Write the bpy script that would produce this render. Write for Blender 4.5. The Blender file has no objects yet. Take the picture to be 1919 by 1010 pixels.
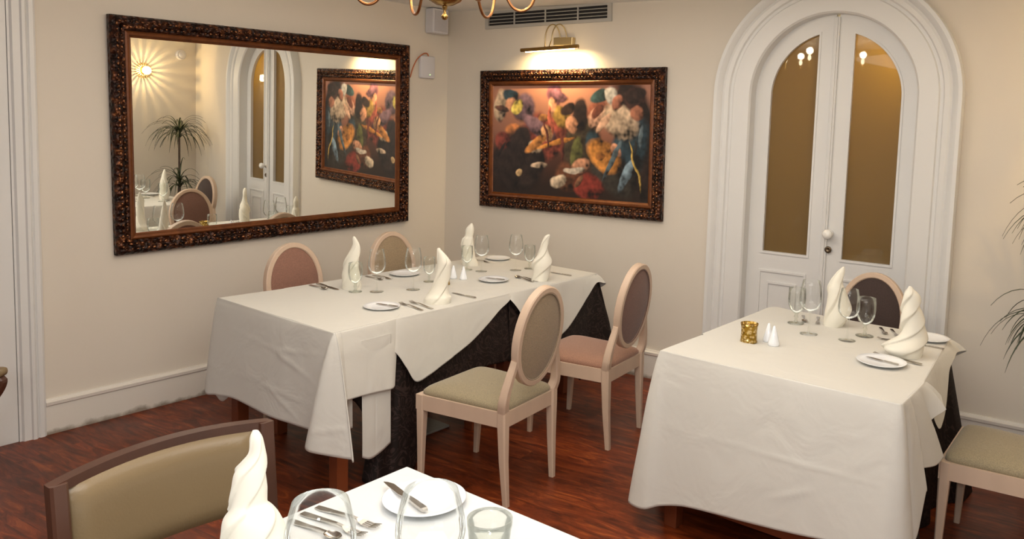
import bpy, bmesh, math, random
from mathutils import Vector, Matrix, noise
PI = math.pi
random.seed(5)
scn = bpy.context.scene
COL = scn.collection

# ------------------------------------------------------------------ camera
cd = bpy.data.cameras.new('camera'); cam = bpy.data.objects.new('camera', cd); COL.objects.link(cam)
MR = ((0.8029028770026579, -0.08309664075672495, 0.5902896902333655),
      (0.595117620756022, 0.05462601030303392, -0.8017799052508515),
      (0.03438004605212845, 0.9950431886573169, 0.0933116559714428))
M4 = Matrix(MR).to_4x4(); M4.translation = Vector((4.60134, -4.37655, 1.7))
cam.matrix_world = M4
cd.sensor_width = 36.0; cd.sensor_fit = 'HORIZONTAL'; cd.lens = 1518.25 * 36 / 1919
cd.shift_x = (959.5 - 1103.05) / 1919; cd.shift_y = (369.1 - 505) / 1919
cd.clip_start = 0.05
scn.camera = cam

# ------------------------------------------------------------------ world, exposure, large lights
scn.view_settings.view_transform = 'Standard'; scn.view_settings.look = 'None'
scn.view_settings.gamma = 1.0; scn.view_settings.use_curve_mapping = False
scn.view_settings.exposure = 0.42
w = bpy.data.worlds.new('world'); scn.world = w; w.use_nodes = True
w.node_tree.nodes['Background'].inputs[0].default_value = (0.9, 0.93, 1.0, 1)
w.node_tree.nodes['Background'].inputs[1].default_value = 0.15

def area(name, loc, target, sx, sy, power, col):
    l = bpy.data.lights.new(name, 'AREA'); l.shape = 'RECTANGLE'; l.size = sx; l.size_y = sy
    l.energy = power; l.color = col
    o = bpy.data.objects.new(name, l); COL.objects.link(o)
    o.location = loc
    o.rotation_euler = (Vector(target) - Vector(loc)).to_track_quat('-Z', 'Y').to_euler()
    return o
area('ceiling_bounce_light', (3.5, -3.5, 2.44), (3.3, -3.3, 0.0), 2.8, 2.4, 56, (1.0, 0.965, 0.91))
area('front_fill_light', (4.6, -7.3, 1.7), (2.4, -1.0, 1.2), 2.6, 1.6, 14, (0.90, 0.95, 1.0))  # added soft fill from behind the camera; the front wall has no window
area('ceiling_fill_light', (2.4, -1.6, 2.44), (2.4, -1.6, 0.0), 2.8, 2.0, 20, (1.0, 0.94, 0.86))  # added broad fill to brighten the table tops; no fixture hangs here
area('camera_flash_bounce', (4.75, -4.75, 1.95), (3.2, -2.9, 2.49), 0.3, 0.3, 18, (1.0, 0.97, 0.93))

# ------------------------------------------------------------------ materials
def new_mat(name, col=(0.8, 0.8, 0.8), rough=0.5, metal=0.0, **kw):
    m = bpy.data.materials.new(name); m.use_nodes = True
    b = m.node_tree.nodes['Principled BSDF']
    b.inputs['Base Color'].default_value = (*col, 1); b.inputs['Roughness'].default_value = rough
    b.inputs['Metallic'].default_value = metal
    for k, v in kw.items():
        k = k.replace('_', ' ')
        b.inputs[k].default_value = v
    return m
def nt(m): return m.node_tree, m.node_tree.nodes['Principled BSDF']
def N(t, typ, **kw):
    n = t.nodes.new(typ)
    for k, v in kw.items():
        if hasattr(n, k): setattr(n, k, v)
        else: n.inputs[k].default_value = v
    return n
def coord(t, scale=(1, 1, 1), kind='Object', rot=(0, 0, 0)):
    c = N(t, 'ShaderNodeTexCoord'); mp = N(t, 'ShaderNodeMapping')
    mp.inputs['Scale'].default_value = scale; mp.inputs['Rotation'].default_value = rot
    t.links.new(c.outputs[kind], mp.inputs['Vector']); return mp.outputs[0]
def ramp(t, fac, stops):
    r = N(t, 'ShaderNodeValToRGB'); e = r.color_ramp.elements
    e[0].position, e[0].color = stops[0][0], (*stops[0][1], 1)
    e[1].position, e[1].color = stops[-1][0], (*stops[-1][1], 1)
    for p, c in stops[1:-1]:
        x = e.new(p); x.color = (*c, 1)
    t.links.new(fac, r.inputs[0]); return r.outputs[0]
def bump(t, b, h, strength=0.2, dist=0.01):
    n = N(t, 'ShaderNodeBump'); n.inputs['Strength'].default_value = strength; n.inputs['Distance'].default_value = dist
    t.links.new(h, n.inputs['Height']); t.links.new(n.outputs[0], b.inputs['Normal'])
def noisy(name, c1, c2, scale=8, rough=0.6, bstr=0.1, bscale=None, metal=0.0, vscale=(1, 1, 1), **kw):
    m = new_mat(name, c1, rough, metal, **kw); t, b = nt(m)
    co = coord(t, vscale)
    n = N(t, 'ShaderNodeTexNoise'); n.inputs['Scale'].default_value = scale; n.inputs['Detail'].default_value = 5
    t.links.new(co, n.inputs['Vector'])
    t.links.new(ramp(t, n.outputs[0], [(0.3, c1), (0.7, c2)]), b.inputs['Base Color'])
    if bstr:
        n2 = N(t, 'ShaderNodeTexNoise'); n2.inputs['Scale'].default_value = bscale or scale * 6; n2.inputs['Detail'].default_value = 4
        t.links.new(co, n2.inputs['Vector']); bump(t, b, n2.outputs[0], bstr, 0.004)
    return m

wall_m = noisy('wall_paint', (0.69, 0.63, 0.545), (0.71, 0.65, 0.565), 2.0, 0.75, 0.05, 60)
ceil_m = noisy('ceiling_paint', (0.86, 0.85, 0.83), (0.83, 0.82, 0.80), 2, 0.85, 0.03, 40)
trim_m = noisy('trim_paint', (0.72, 0.715, 0.70), (0.74, 0.735, 0.72), 3, 0.38, 0.04, 12)
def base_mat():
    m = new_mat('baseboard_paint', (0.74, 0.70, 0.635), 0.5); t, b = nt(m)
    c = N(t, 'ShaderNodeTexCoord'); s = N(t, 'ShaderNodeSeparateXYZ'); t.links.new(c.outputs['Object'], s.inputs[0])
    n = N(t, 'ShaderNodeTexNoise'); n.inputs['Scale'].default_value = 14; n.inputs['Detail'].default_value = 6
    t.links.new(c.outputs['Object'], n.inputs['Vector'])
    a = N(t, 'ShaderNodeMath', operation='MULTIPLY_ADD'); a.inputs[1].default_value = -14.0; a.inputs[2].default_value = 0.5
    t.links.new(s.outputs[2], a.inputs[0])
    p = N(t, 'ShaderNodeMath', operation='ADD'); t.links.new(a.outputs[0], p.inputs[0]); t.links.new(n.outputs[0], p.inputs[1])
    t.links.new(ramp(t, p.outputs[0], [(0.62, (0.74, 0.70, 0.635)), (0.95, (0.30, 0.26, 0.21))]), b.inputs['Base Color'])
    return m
base_m = base_mat()

def floor_mat():
    m = new_mat('floor_wood', (0.2, 0.06, 0.02), 0.28); t, b = nt(m)
    co = coord(t, rot=(0, 0, -0.0869))
    br = N(t, 'ShaderNodeTexBrick'); br.offset = 0.37; br.inputs['Scale'].default_value = 1.0
    br.inputs['Brick Width'].default_value = 1.9; br.inputs['Row Height'].default_value = 0.12
    br.inputs['Mortar Size'].default_value = 0.002; br.inputs['Bias'].default_value = 0.0
    br.inputs['Color1'].default_value = (0.0, 0, 0, 1); br.inputs['Color2'].default_value = (1, 1, 1, 1); br.inputs['Mortar'].default_value = (0.2, 0.2, 0.2, 1)
    t.links.new(co, br.inputs['Vector'])
    mp = N(t, 'ShaderNodeMapping'); mp.inputs['Scale'].default_value = (2.4, 12, 1); t.links.new(co, mp.inputs[0])
    ad = N(t, 'ShaderNodeVectorMath', operation='ADD'); sc = N(t, 'ShaderNodeVectorMath', operation='SCALE'); sc.inputs['Scale'].default_value = 7.0
    t.links.new(br.outputs['Color'], sc.inputs[0]); t.links.new(mp.outputs[0], ad.inputs[0]); t.links.new(sc.outputs[0], ad.inputs[1])
    n = N(t, 'ShaderNodeTexNoise'); n.inputs['Scale'].default_value = 1.6; n.inputs['Detail'].default_value = 9; n.inputs['Roughness'].default_value = 0.68; n.inputs['Distortion'].default_value = 1.4
    t.links.new(ad.outputs[0], n.inputs['Vector'])
    c1 = ramp(t, n.outputs[0], [(0.24, (0.024, 0.005, 0.002)), (0.42, (0.095, 0.016, 0.004)), (0.56, (0.19, 0.034, 0.008)), (0.74, (0.40, 0.10, 0.020))])
    mx = N(t, 'ShaderNodeMixRGB'); mx.blend_type = 'MULTIPLY'; mx.inputs[0].default_value = 1.0
    t.links.new(c1, mx.inputs[1])
    bc = ramp(t, br.outputs['Color'], [(0.0, (0.75, 0.75, 0.75)), (1.0, (1.1, 1.08, 1.05))]); t.links.new(bc, mx.inputs[2])
    t.links.new(mx.outputs[0], b.inputs['Base Color'])
    n3 = N(t, 'ShaderNodeTexNoise'); n3.inputs['Scale'].default_value = 3.0; t.links.new(co, n3.inputs['Vector'])
    t.links.new(ramp(t, n3.outputs[0], [(0.3, (0.30,) * 3), (0.7, (0.46,) * 3)]), b.inputs['Roughness'])
    bump(t, b, n.outputs[0], 0.12, 0.004); b.inputs['Specular IOR Level'].default_value = 0.35
    return m
floor_m = floor_mat()

def cloth_mat(name, c):
    m = new_mat(name, c, 0.62); t, b = nt(m)
    b.inputs['Sheen Weight'].default_value = 0.15
    co = coord(t)
    n = N(t, 'ShaderNodeTexNoise'); n.inputs['Scale'].default_value = 5.5; n.inputs['Detail'].default_value = 3; n.inputs['Distortion'].default_value = 0.6
    t.links.new(co, n.inputs['Vector'])
    wv = N(t, 'ShaderNodeTexNoise'); wv.inputs['Scale'].default_value = 420; t.links.new(co, wv.inputs['Vector'])
    a = N(t, 'ShaderNodeMath', operation='MULTIPLY_ADD'); a.inputs[1].default_value = 0.04
    t.links.new(wv.outputs[0], a.inputs[0]); t.links.new(n.outputs[0], a.inputs[2])
    bump(t, b, a.outputs[0], 0.35, 0.02)
    return m
cloth_m = cloth_mat('cream_tablecloth_fabric', (0.63, 0.615, 0.565))
cloth2_m = cloth_mat('white_tablecloth_fabric', (0.62, 0.635, 0.635))
napkin_m = new_mat('ivory_napkin_fabric', (0.78, 0.75, 0.65), 0.6, Sheen_Weight=0.2)

def damask():
    m = new_mat('dark_damask', (0.03, 0.02, 0.018), 0.55, Specular_IOR_Level=0.25); t, b = nt(m)
    co = coord(t)
    n = N(t, 'ShaderNodeTexNoise'); n.inputs['Scale'].default_value = 9; n.inputs['Detail'].default_value = 1; n.inputs['Distortion'].default_value = 3.5
    t.links.new(co, n.inputs['Vector'])
    wv = N(t, 'ShaderNodeMath', operation='MULTIPLY'); wv.inputs[1].default_value = 26
    sn = N(t, 'ShaderNodeMath', operation='SINE'); t.links.new(n.outputs[0], wv.inputs[0]); t.links.new(wv.outputs[0], sn.inputs[0])
    t.links.new(ramp(t, sn.outputs[0], [(0.35, (0.010, 0.006, 0.005)), (0.75, (0.034, 0.021, 0.018))]), b.inputs['Base Color'])
    return m
damask_m = damask()
table_m = noisy('red_brown_table_wood', (0.12, 0.028, 0.010), (0.20, 0.05, 0.016), 3, 0.35, 0.05, 20, vscale=(1, 1, 0.2))
chairwood_m = noisy('pale_pink_chair_wood', (0.55, 0.41, 0.305), (0.59, 0.44, 0.33), 14, 0.42, 0.05, 40, vscale=(1, 1, 0.15))
def fabric(name, c, v=0.06):
    m = new_mat(name, c, 0.85); t, b = nt(m); b.inputs['Sheen Weight'].default_value = 0.2
    co = coord(t)
    n = N(t, 'ShaderNodeTexNoise'); n.inputs['Scale'].default_value = 260; n.inputs['Detail'].default_value = 2; t.links.new(co, n.inputs['Vector'])
    lo = tuple(x * (1 - v * 3) for x in c); hi = tuple(min(1, x * (1 + v * 3)) for x in c)
    t.links.new(ramp(t, n.outputs[0], [(0.35, lo), (0.65, hi)]), b.inputs['Base Color'])
    bump(t, b, n.outputs[0], 0.2, 0.001)
    return m
olive_f = fabric('olive_beige_fabric', (0.275, 0.225, 0.138))
tan_f = fabric('tan_fabric', (0.28, 0.205, 0.125))
mauve_f = fabric('mauve_brown_fabric', (0.30, 0.155, 0.10))
mauve_back_f = fabric('dusky_mauve_fabric', (0.17, 0.085, 0.062))
dark_f = fabric('dark_brown_fabric', (0.040, 0.022, 0.018))
leather_m = noisy('khaki_leather', (0.185, 0.13, 0.068), (0.20, 0.142, 0.075), 3, 0.30, 0.12, 160)
darkwood_m = noisy('dark_brown_wood', (0.050, 0.020, 0.012), (0.085, 0.034, 0.020), 4, 0.35, 0.05, 20, vscale=(1, 1, 0.2))
steel_m = new_mat('stainless_steel', (0.50, 0.47, 0.43), 0.16, 1.0)
china_m = new_mat('white_china', (0.80, 0.82, 0.84), 0.12)
shaker_m = new_mat('white_porcelain', (0.83, 0.86, 0.90), 0.08)
brass_m = new_mat('aged_brass', (0.36, 0.22, 0.07), 0.24, 1.0)
brass_light_m = new_mat('satin_brass', (0.55, 0.45, 0.26), 0.35, 1.0)
copper_m = new_mat('bronze_arm_metal', (0.30, 0.13, 0.05), 0.28, 1.0)
plastic_m = new_mat('white_plastic', (0.66, 0.65, 0.68), 0.4)
black_m = new_mat('black_void', (0.012, 0.012, 0.014), 0.6)
alu_m = new_mat('grey_grille_metal', (0.50, 0.49, 0.46), 0.4, 0.3)
orange_m = new_mat('orange_cable_rubber', (0.50, 0.15, 0.06), 0.5)
mirror_m = new_mat('mirror_silver', (0.93, 0.93, 0.88), 0.0, 1.0)
leaf_m = noisy('dark_leaf', (0.018, 0.030, 0.012), (0.045, 0.06, 0.025), 6, 0.45, 0)
bark_m = noisy('plant_bark', (0.05, 0.03, 0.02), (0.09, 0.06, 0.04), 30, 0.8, 0.3)
pot_m = noisy('dark_pot_glaze', (0.05, 0.035, 0.03), (0.08, 0.05, 0.04), 5, 0.4, 0)
stain_m = new_mat('floor_plate_metal', (0.32, 0.31, 0.28), 0.45, 0.4)

def glass_mat(name, tint=(1, 1, 1), edge=0.17):
    m = bpy.data.materials.new(name); m.use_nodes = True; t = m.node_tree; t.nodes.clear()
    o = N(t, 'ShaderNodeOutputMaterial'); tr = N(t, 'ShaderNodeBsdfTransparent'); gl = N(t, 'ShaderNodeBsdfGlossy')
    tr.inputs[0].default_value = (*tint, 1); gl.inputs['Roughness'].default_value = 0.03; gl.inputs[0].default_value = (0.95, 0.97, 0.96, 1)
    lw = N(t, 'ShaderNodeLayerWeight'); lw.inputs['Blend'].default_value = edge
    pw = N(t, 'ShaderNodeMath', operation='MULTIPLY_ADD'); pw.inputs[1].default_value = 0.75; pw.inputs[2].default_value = 0.035
    t.links.new(lw.outputs['Fresnel'], pw.inputs[0]); pw.use_clamp = True
    lw.inputs['Blend'].default_value = edge
    mx = N(t, 'ShaderNodeMixShader'); t.links.new(pw.outputs[0], mx.inputs[0]); t.links.new(tr.outputs[0], mx.inputs[1]); t.links.new(gl.outputs[0], mx.inputs[2])
    t.links.new(mx.outputs[0], o.inputs[0]); return m
glass_m = glass_mat('clear_glass', (0.985, 0.99, 0.985))
goblet_m = glass_mat('thick_goblet_glass', (0.94, 0.95, 0.93), 0.22)
def amber_glass():
    m = bpy.data.materials.new('brown_door_glass'); m.use_nodes = True; t = m.node_tree; b = t.nodes['Principled BSDF']
    b.inputs['Base Color'].default_value = (0.18, 0.135, 0.06, 1); b.inputs['Roughness'].default_value = 0.5
    b.inputs['Coat Weight'].default_value = 1.0; b.inputs['Coat Roughness'].default_value = 0.02
    tl = N(t, 'ShaderNodeBsdfTranslucent'); tl.inputs[0].default_value = (0.80, 0.60, 0.20, 1)
    mx = N(t, 'ShaderNodeMixShader'); mx.inputs[0].default_value = 0.45
    o = t.nodes['Material Output']
    t.links.new(b.outputs[0], mx.inputs[1]); t.links.new(tl.outputs[0], mx.inputs[2]); t.links.new(mx.outputs[0], o.inputs[0])
    return m
doorglass_m = amber_glass()
def candle_mat():
    m = new_mat('amber_mercury_glass', (0.55, 0.36, 0.07), 0.16, 0.75); t, b = nt(m)
    v = N(t, 'ShaderNodeTexVoronoi'); v.inputs['Scale'].default_value = 75; t.links.new(coord(t), v.inputs['Vector'])
    t.links.new(ramp(t, v.outputs['Distance'], [(0.1, (0.85, 0.66, 0.32)), (0.6, (0.33, 0.19, 0.02))]), b.inputs['Base Color'])
    bump(t, b, v.outputs['Distance'], 0.8, 0.004); return m
candle_m = candle_mat()
def emit(name, col, s):
    m = bpy.data.materials.new(name); m.use_nodes = True; t = m.node_tree; t.nodes.clear()
    o = N(t, 'ShaderNodeOutputMaterial'); e = N(t, 'ShaderNodeEmission'); e.inputs[0].default_value = (*col, 1); e.inputs[1].default_value = s
    t.links.new(e.outputs[0], o.inputs[0]); return m
bulb_m = emit('bulb_glow', (1.0, 0.82, 0.55), 40)
tube_glow_m = emit('picture_lamp_glow', (1.0, 0.72, 0.35), 14)
led_m = emit('green_led', (0.5, 1.0, 0.3), 2)
def frame_mat():
    m = new_mat('carved_bronze_frame', (0.06, 0.02, 0.008), 0.30, 0.55); t, b = nt(m)
    co = coord(t)
    v = N(t, 'ShaderNodeTexVoronoi'); v.inputs['Scale'].default_value = 42; t.links.new(co, v.inputs['Vector'])
    n = N(t, 'ShaderNodeTexNoise'); n.inputs['Scale'].default_value = 34; n.inputs['Detail'].default_value = 5; t.links.new(co, n.inputs['Vector'])
    t.links.new(ramp(t, n.outputs[0], [(0.42, (0.010, 0.003, 0.002)), (0.60, (0.060, 0.016, 0.005)), (0.74, (0.30, 0.11, 0.035))]), b.inputs['Base Color'])
    a = N(t, 'ShaderNodeMath', operation='ADD'); t.links.new(v.outputs['Distance'], a.inputs[0]); t.links.new(n.outputs[0], a.inputs[1])
    bump(t, b, a.outputs[0], 1.0, 0.012); return m
frame_m = frame_mat()
slip_m = noisy('brown_frame_slip', (0.11, 0.030, 0.007), (0.18, 0.055, 0.012), 20, 0.35, 0.2, 60, metal=0.4)
bead_m = noisy('coppery_bead', (0.02, 0.007, 0.004), (0.42, 0.19, 0.09), 38, 0.25, 0, metal=0.85)

# ------------------------------------------------------------------ mesh helpers
def finish(name, bm, mat, parent=None, smooth=False, mods=None, angle=None):
    bmesh.ops.recalc_face_normals(bm, faces=bm.faces)
    me = bpy.data.meshes.new(name); bm.to_mesh(me); bm.free()
    if isinstance(mat, (list, tuple)):
        for x in mat: me.materials.append(x)
    else: me.materials.append(mat)
    o = bpy.data.objects.new(name, me); COL.objects.link(o)
    if parent: o.parent = parent
    if smooth:
        for p in me.polygons: p.use_smooth = True
        if angle: me.set_sharp_from_angle(angle=angle)
    return o
def empty(name, label, cat, loc=(0, 0, 0), rz=0, group=None, rot=None):
    o = bpy.data.objects.new(name, None); COL.objects.link(o); o.empty_display_size = 0.05
    o.location = loc; o.rotation_euler = rot if rot else (0, 0, rz)
    return tag(o, label, cat, group)
def tag(o, label, cat, group=None):
    o['label'] = label; o['category'] = cat
    if group: o['group'] = group
    return o
def struct(o): o['kind'] = 'structure'; return o
def dup(src, name=None, loc=None, rot=None, parent=None):
    c = src.copy(); COL.objects.link(c)
    if parent: c.parent = parent
    if loc is not None: c.location = loc
    if rot is not None: c.rotation_euler = rot
    for ch in [x for x in COL.objects if x.parent == src]:
        dup(ch, parent=c)
    return c
def box(bm, c, s, bev=0.0, rot=None):
    r = bmesh.ops.create_cube(bm, size=1.0)
    for v in r['verts']: v.co = Vector((v.co.x * s[0], v.co.y * s[1], v.co.z * s[2]))
    if bev:
        es = list({e for v in r['verts'] for e in v.link_edges})
        g = bmesh.ops.bevel(bm, geom=es, offset=bev, segments=2, affect='EDGES', profile=0.5)
        vs = list({v for f in g['faces'] for v in f.verts} | {v for v in r['verts'] if v.is_valid})
    else: vs = r['verts']
    m = (rot.to_matrix() if rot is not None and hasattr(rot, 'to_matrix') else Matrix.Identity(3))
    for v in vs: v.co = m @ v.co + Vector(c)
    return vs
def lathe(bm, prof, seg=40, c=(0, 0, 0), capb=True, capt=False, fn=None):
    rings = []
    for r, z in prof:
        ring = []
        for i in range(seg):
            a = 2 * PI * i / seg; rr = r * (fn(a, z) if fn else 1)
            ring.append(bm.verts.new((c[0] + rr * math.cos(a), c[1] + rr * math.sin(a), c[2] + z)))
        rings.append(ring)
    for A, B in zip(rings, rings[1:]):
        for i in range(seg): bm.faces.new((A[i], A[(i + 1) % seg], B[(i + 1) % seg], B[i]))
    if capb: bm.faces.new(rings[0][::-1])
    if capt: bm.faces.new(rings[-1])
def tube(bm, pts, rad, seg=10, cap=True, closed=False):
    pts = [Vector(p) for p in pts]; n = len(pts); rings = []; up = None
    for i, p in enumerate(pts):
        if closed: d = pts[(i + 1) % n] - pts[i - 1]
        else: d = pts[min(i + 1, n - 1)] - pts[max(i - 1, 0)]
        d.normalize()
        if up is None: up = d.orthogonal().normalized()
        up = (up - d * up.dot(d)).normalized(); s = d.cross(up)
        r = rad[i] if isinstance(rad, (list, tuple)) else rad
        rings.append([bm.verts.new(p + (up * math.cos(2 * PI * k / seg) + s * math.sin(2 * PI * k / seg)) * r) for k in range(seg)])
    prs = list(zip(rings, rings[1:])) + ([(rings[-1], rings[0])] if closed else [])
    for A, B in prs:
        for k in range(seg): bm.faces.new((A[k], A[(k + 1) % seg], B[(k + 1) % seg], B[k]))
    if cap and not closed: bm.faces.new(rings[0][::-1]); bm.faces.new(rings[-1])
def rects(bm, secs, cap=True, closed=False):
    """loft over rings of points (each ring a list of points)"""
    R = [[bm.verts.new(p) for p in s] for s in secs]; k = len(R[0])
    prs = list(zip(R, R[1:])) + ([(R[-1], R[0])] if closed else [])
    for A, B in prs:
        for i in range(k): bm.faces.new((A[i], A[(i + 1) % k], B[(i + 1) % k], B[i]))
    if cap and not closed: bm.faces.new(R[0][::-1]); bm.faces.new(R[-1])
def prism(bm, pts, y0, y1):
    a = [bm.verts.new((p[0], y0, p[1])) for p in pts]; b = [bm.verts.new((p[0], y1, p[1])) for p in pts]; n = len(pts)
    for i in range(n): bm.faces.new((a[i], a[(i + 1) % n], b[(i + 1) % n], b[i]))
    bm.faces.new(a[::-1]); bm.faces.new(b)
def ringprism(bm, outer, inner, y0, y1):
    n = len(outer)
    A = [[bm.verts.new((p[0], y, p[1])) for p in L] for L, y in ((outer, y0), (outer, y1), (inner, y1), (inner, y0))]
    for k in range(4):
        P, Q = A[k], A[(k + 1) % 4]
        for i in range(n): bm.faces.new((P[i], P[(i + 1) % n], Q[(i + 1) % n], Q[i]))
def B(): return bmesh.new()
def catmull(P, sub):
    out = []; n = len(P)
    for i in range(n - 1):
        p0, p1, p2, p3 = P[max(i - 1, 0)], P[i], P[i + 1], P[min(i + 2, n - 1)]
        for k in range(sub):
            t = k / sub
            out.append(tuple(0.5 * (2 * b + (c - a) * t + (2 * a - 5 * b + 4 * c - d) * t * t + (3 * b - a - 3 * c + d) * t ** 3) for a, b, c, d in zip(p0, p1, p2, p3)))
    out.append(tuple(P[-1])); return out

# ------------------------------------------------------------------ room
AL = 0.08686
U = Vector((math.cos(AL), math.sin(AL), 0)); ON = Vector((math.sin(AL), -math.cos(AL), 0))
CEIL = 2.49
def back(s, z, off=0.0): return U * s + Vector((0, 0, z)) + ON * off
YF = -7.6; XR = 4.52; YS = -1.75; XR2 = 6.4
bm = B(); box(bm, (3.0, -3.4, -0.05), (7.6, 9.4, 0.1)); struct(finish('floor', bm, floor_m))
bm = B(); box(bm, (3.0, -3.4, CEIL + 0.05), (7.6, 9.4, 0.1)); struct(finish('ceiling', bm, ceil_m))
bm = B(); box(bm, (-0.06, (YF + 0.0) / 2, CEIL / 2), (0.12, -YF + 0.1, CEIL)); struct(finish('wall_left', bm, wall_m))
bm = B(); box(bm, (XR + 0.06, (0.5 + YS) / 2, CEIL / 2), (0.12, 0.5 - YS, CEIL)); struct(finish('wall_right', bm, wall_m))
bm = B(); box(bm, ((XR + 0.12 + XR2) / 2, YS + 0.06, CEIL / 2), (XR2 - XR - 0.12, 0.12, CEIL)); struct(finish('wall_right_return', bm, wall_m))
bm = B(); box(bm, (XR2 + 0.06, (YS + YF) / 2, CEIL / 2), (0.12, YS - YF, CEIL)); struct(finish('wall_right_far', bm, wall_m))
bm = B(); box(bm, (XR2 / 2, YF - 0.06, CEIL / 2), (XR2, 0.12, CEIL)); struct(finish('wall_front', bm, wall_m))

# back wall with arched opening (local: x along wall, z up, -y towards the room)
SC = 2.925; R1 = 0.478; SP = 1.888
wallobj_rot = (0, 0, AL)
def arc_pts(r, n=28, x0=SC, zc=SP):
    return [(x0 - r * math.cos(PI * i / n), min(zc + r * math.sin(PI * i / n), CEIL - 0.004)) for i in range(n + 1)]
bm = B(); TH = 0.14
box(bm, ((SC - R1) / 2 - 0.06, TH / 2, CEIL / 2), (SC - R1 + 0.12, TH, CEIL))
box(bm, ((SC + R1 + 4.72) / 2, TH / 2, CEIL / 2), (4.72 - SC - R1, TH, CEIL))
pts = arc_pts(R1); 
for i in range(len(pts) - 1):
    (x0, z0), (x1, z1) = pts[i], pts[i + 1]
    prism(bm, [(x0, z0), (x1, z1), (x1, CEIL), (x0, CEIL)], 0, TH)
o = struct(finish('wall_back', bm, wall_m)); o.rotation_euler = wallobj_rot
# small lit vestibule behind the glazed door
bm = B()
box(bm, (SC, 0.95, 1.25), (1.3, 0.04, 2.5)); box(bm, (SC - 0.65, 0.55, 1.25), (0.04, 0.8, 2.5)); box(bm, (SC + 0.65, 0.55, 1.25), (0.04, 0.8, 2.5)); box(bm, (SC, 0.55, 2.52), (1.3, 0.8, 0.04))
o = struct(finish('wall_vestibule', bm, wall_m)); o.rotation_euler = wallobj_rot
l = bpy.data.lights.new('vestibule_lamp', 'POINT'); l.energy = 7.0; l.color = (1.0, 0.78, 0.40); l.shadow_soft_size = 0.06
o = bpy.data.objects.new('vestibule_lamp', l); COL.objects.link(o); o.location = back(SC + 0.40, 2.20, -0.30)

# arched surround: moulded profile swept around the opening
prof = [(-0.004, -0.13), (-0.004, 0.036), (0.006, 0.048), (0.020, 0.050), (0.105, 0.050), (0.112, 0.040), (0.128, 0.040), (0.136, 0.052), (0.160, 0.056), (0.176, 0.050), (0.182, 0.060), (0.205, 0.074), (0.224, 0.074), (0.230, 0.06), (0.230, -0.002)]
path = [((SC, 0.0), -1)]
stations = []
for z in (0.0, 0.6, 1.2, SP): stations.append(((SC - R1, z), (-1, 0)))
for i in range(1, 36):
    a = PI * i / 36; stations.append(((SC - R1 * math.cos(a), SP + R1 * math.sin(a)), (-math.cos(a), math.sin(a))))
for z in (SP, 1.2, 0.6, 0.0): stations.append(((SC + R1, z), (1, 0)))
bm = B()
rects(bm, [[(p[0] + n[0] * r, -d, min(p[1] + n[1] * r, CEIL - 0.002)) for r, d in prof] for p, n in stations])
o = struct(finish('trim_2', bm, trim_m, smooth=True, angle=0.5)); o.rotation_euler = wallobj_rot

# double door
door = bpy.data.objects.new('door_1', None); COL.objects.link(door); door.rotation_euler = wallobj_rot; struct(door)
DY = 0.045  # front face of the leaves behind the wall plane
def leaf(side):
    xi = SC + side * 0.010; R = R1 - 0.003; xo = SC + side * R
    gi = SC + side * 0.095; go_r = 0.385; xg = SC + side * go_r; zb = 0.93
    n = 16
    def loop(xin, r, z0):
        a0 = math.acos(min(1, (xin - SC) * side / r))
        L = [(xin, z0)] + [(xin + (SC + side * r - xin) * k / 6, z0) for k in range(1, 6)] + [(SC + side * r, z0)]
        L += [(SC + side * r, z0 + (SP - z0) * k / 6) for k in range(1, 6)]
        L += [(SC + side * r * math.cos(a0 * k / n), SP + r * math.sin(a0 * k / n)) for k in range(n + 1)]
        zt = L[-1][1]
        L += [(xin, zt + (z0 - zt) * k / 8) for k in range(1, 8)]
        return L
    bm = B(); ringprism(bm, loop(xi, R, 0.012), loop(gi, go_r, zb), DY, DY + 0.045)
    lf = finish('door_leaf', bm, trim_m, door)
    bm = B(); ringprism(bm, loop(gi - side * 0.004, go_r + 0.004, zb - 0.004), loop(gi + side * 0.008, go_r - 0.008, zb + 0.010), DY - 0.006, DY + 0.02)
    finish('glazing_bead', bm, trim_m, lf)
    bm = B(); prism(bm, loop(gi, go_r, zb), DY + 0.022, DY + 0.027)
    g = finish('glass_pane', bm, doorglass_m, lf); g['label'] = 'brown glass pane'
    # lower panel: sunk field with raised centre
    x0, x1 = sorted((SC + side * 0.10, SC + side * 0.395))
    bm = B(); ringprism(bm, [(x0, 0.12), (x1, 0.12), (x1, 0.825), (x0, 0.825)], [(x0 + .012, 0.132), (x1 - .012, 0.132), (x1 - .012, 0.812), (x0 + .012, 0.812)], DY - 0.007, DY + 0.002)
    vs = [(x0 + .055, 0.19), (x1 - .055, 0.19), (x1 - .055, 0.755), (x0 + .055, 0.755)]
    ringprism(bm, vs, [(a + (SC + side * .247 - a) * .12, b + (0.47 - b) * .05) for a, b in vs], DY - 0.008, DY + 0.002)
    finish('panel_moulding', bm, trim_m, lf)
    return lf
L1 = leaf(-1); L2 = leaf(1)
bm = B(); box(bm, (SC - 0.002, DY - 0.008, 1.18), (0.034, 0.016, 2.34), 0.005); box(bm, (SC - 0.002, DY - 0.018, 1.18), (0.012, 0.012, 2.33), 0.003)
finish('cover_strip', bm, trim_m, door)
bm = B(); lathe(bm, [(0.004, 0), (0.024, 0.0), (0.024, 0.006), (0.012, 0.012), (0.011, 0.028), (0.024, 0.036), (0.030, 0.050), (0.026, 0.064), (0.012, 0.072), (0.001, 0.073)], 24)
k = finish('door_knob', bm, new_mat('white_porcelain_knob', (0.85, 0.84, 0.80), 0.12), L2, smooth=True); k.rotation_euler = (PI / 2, 0, 0); k.location = (SC + 0.028, DY - 0.012, 1.088)
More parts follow.
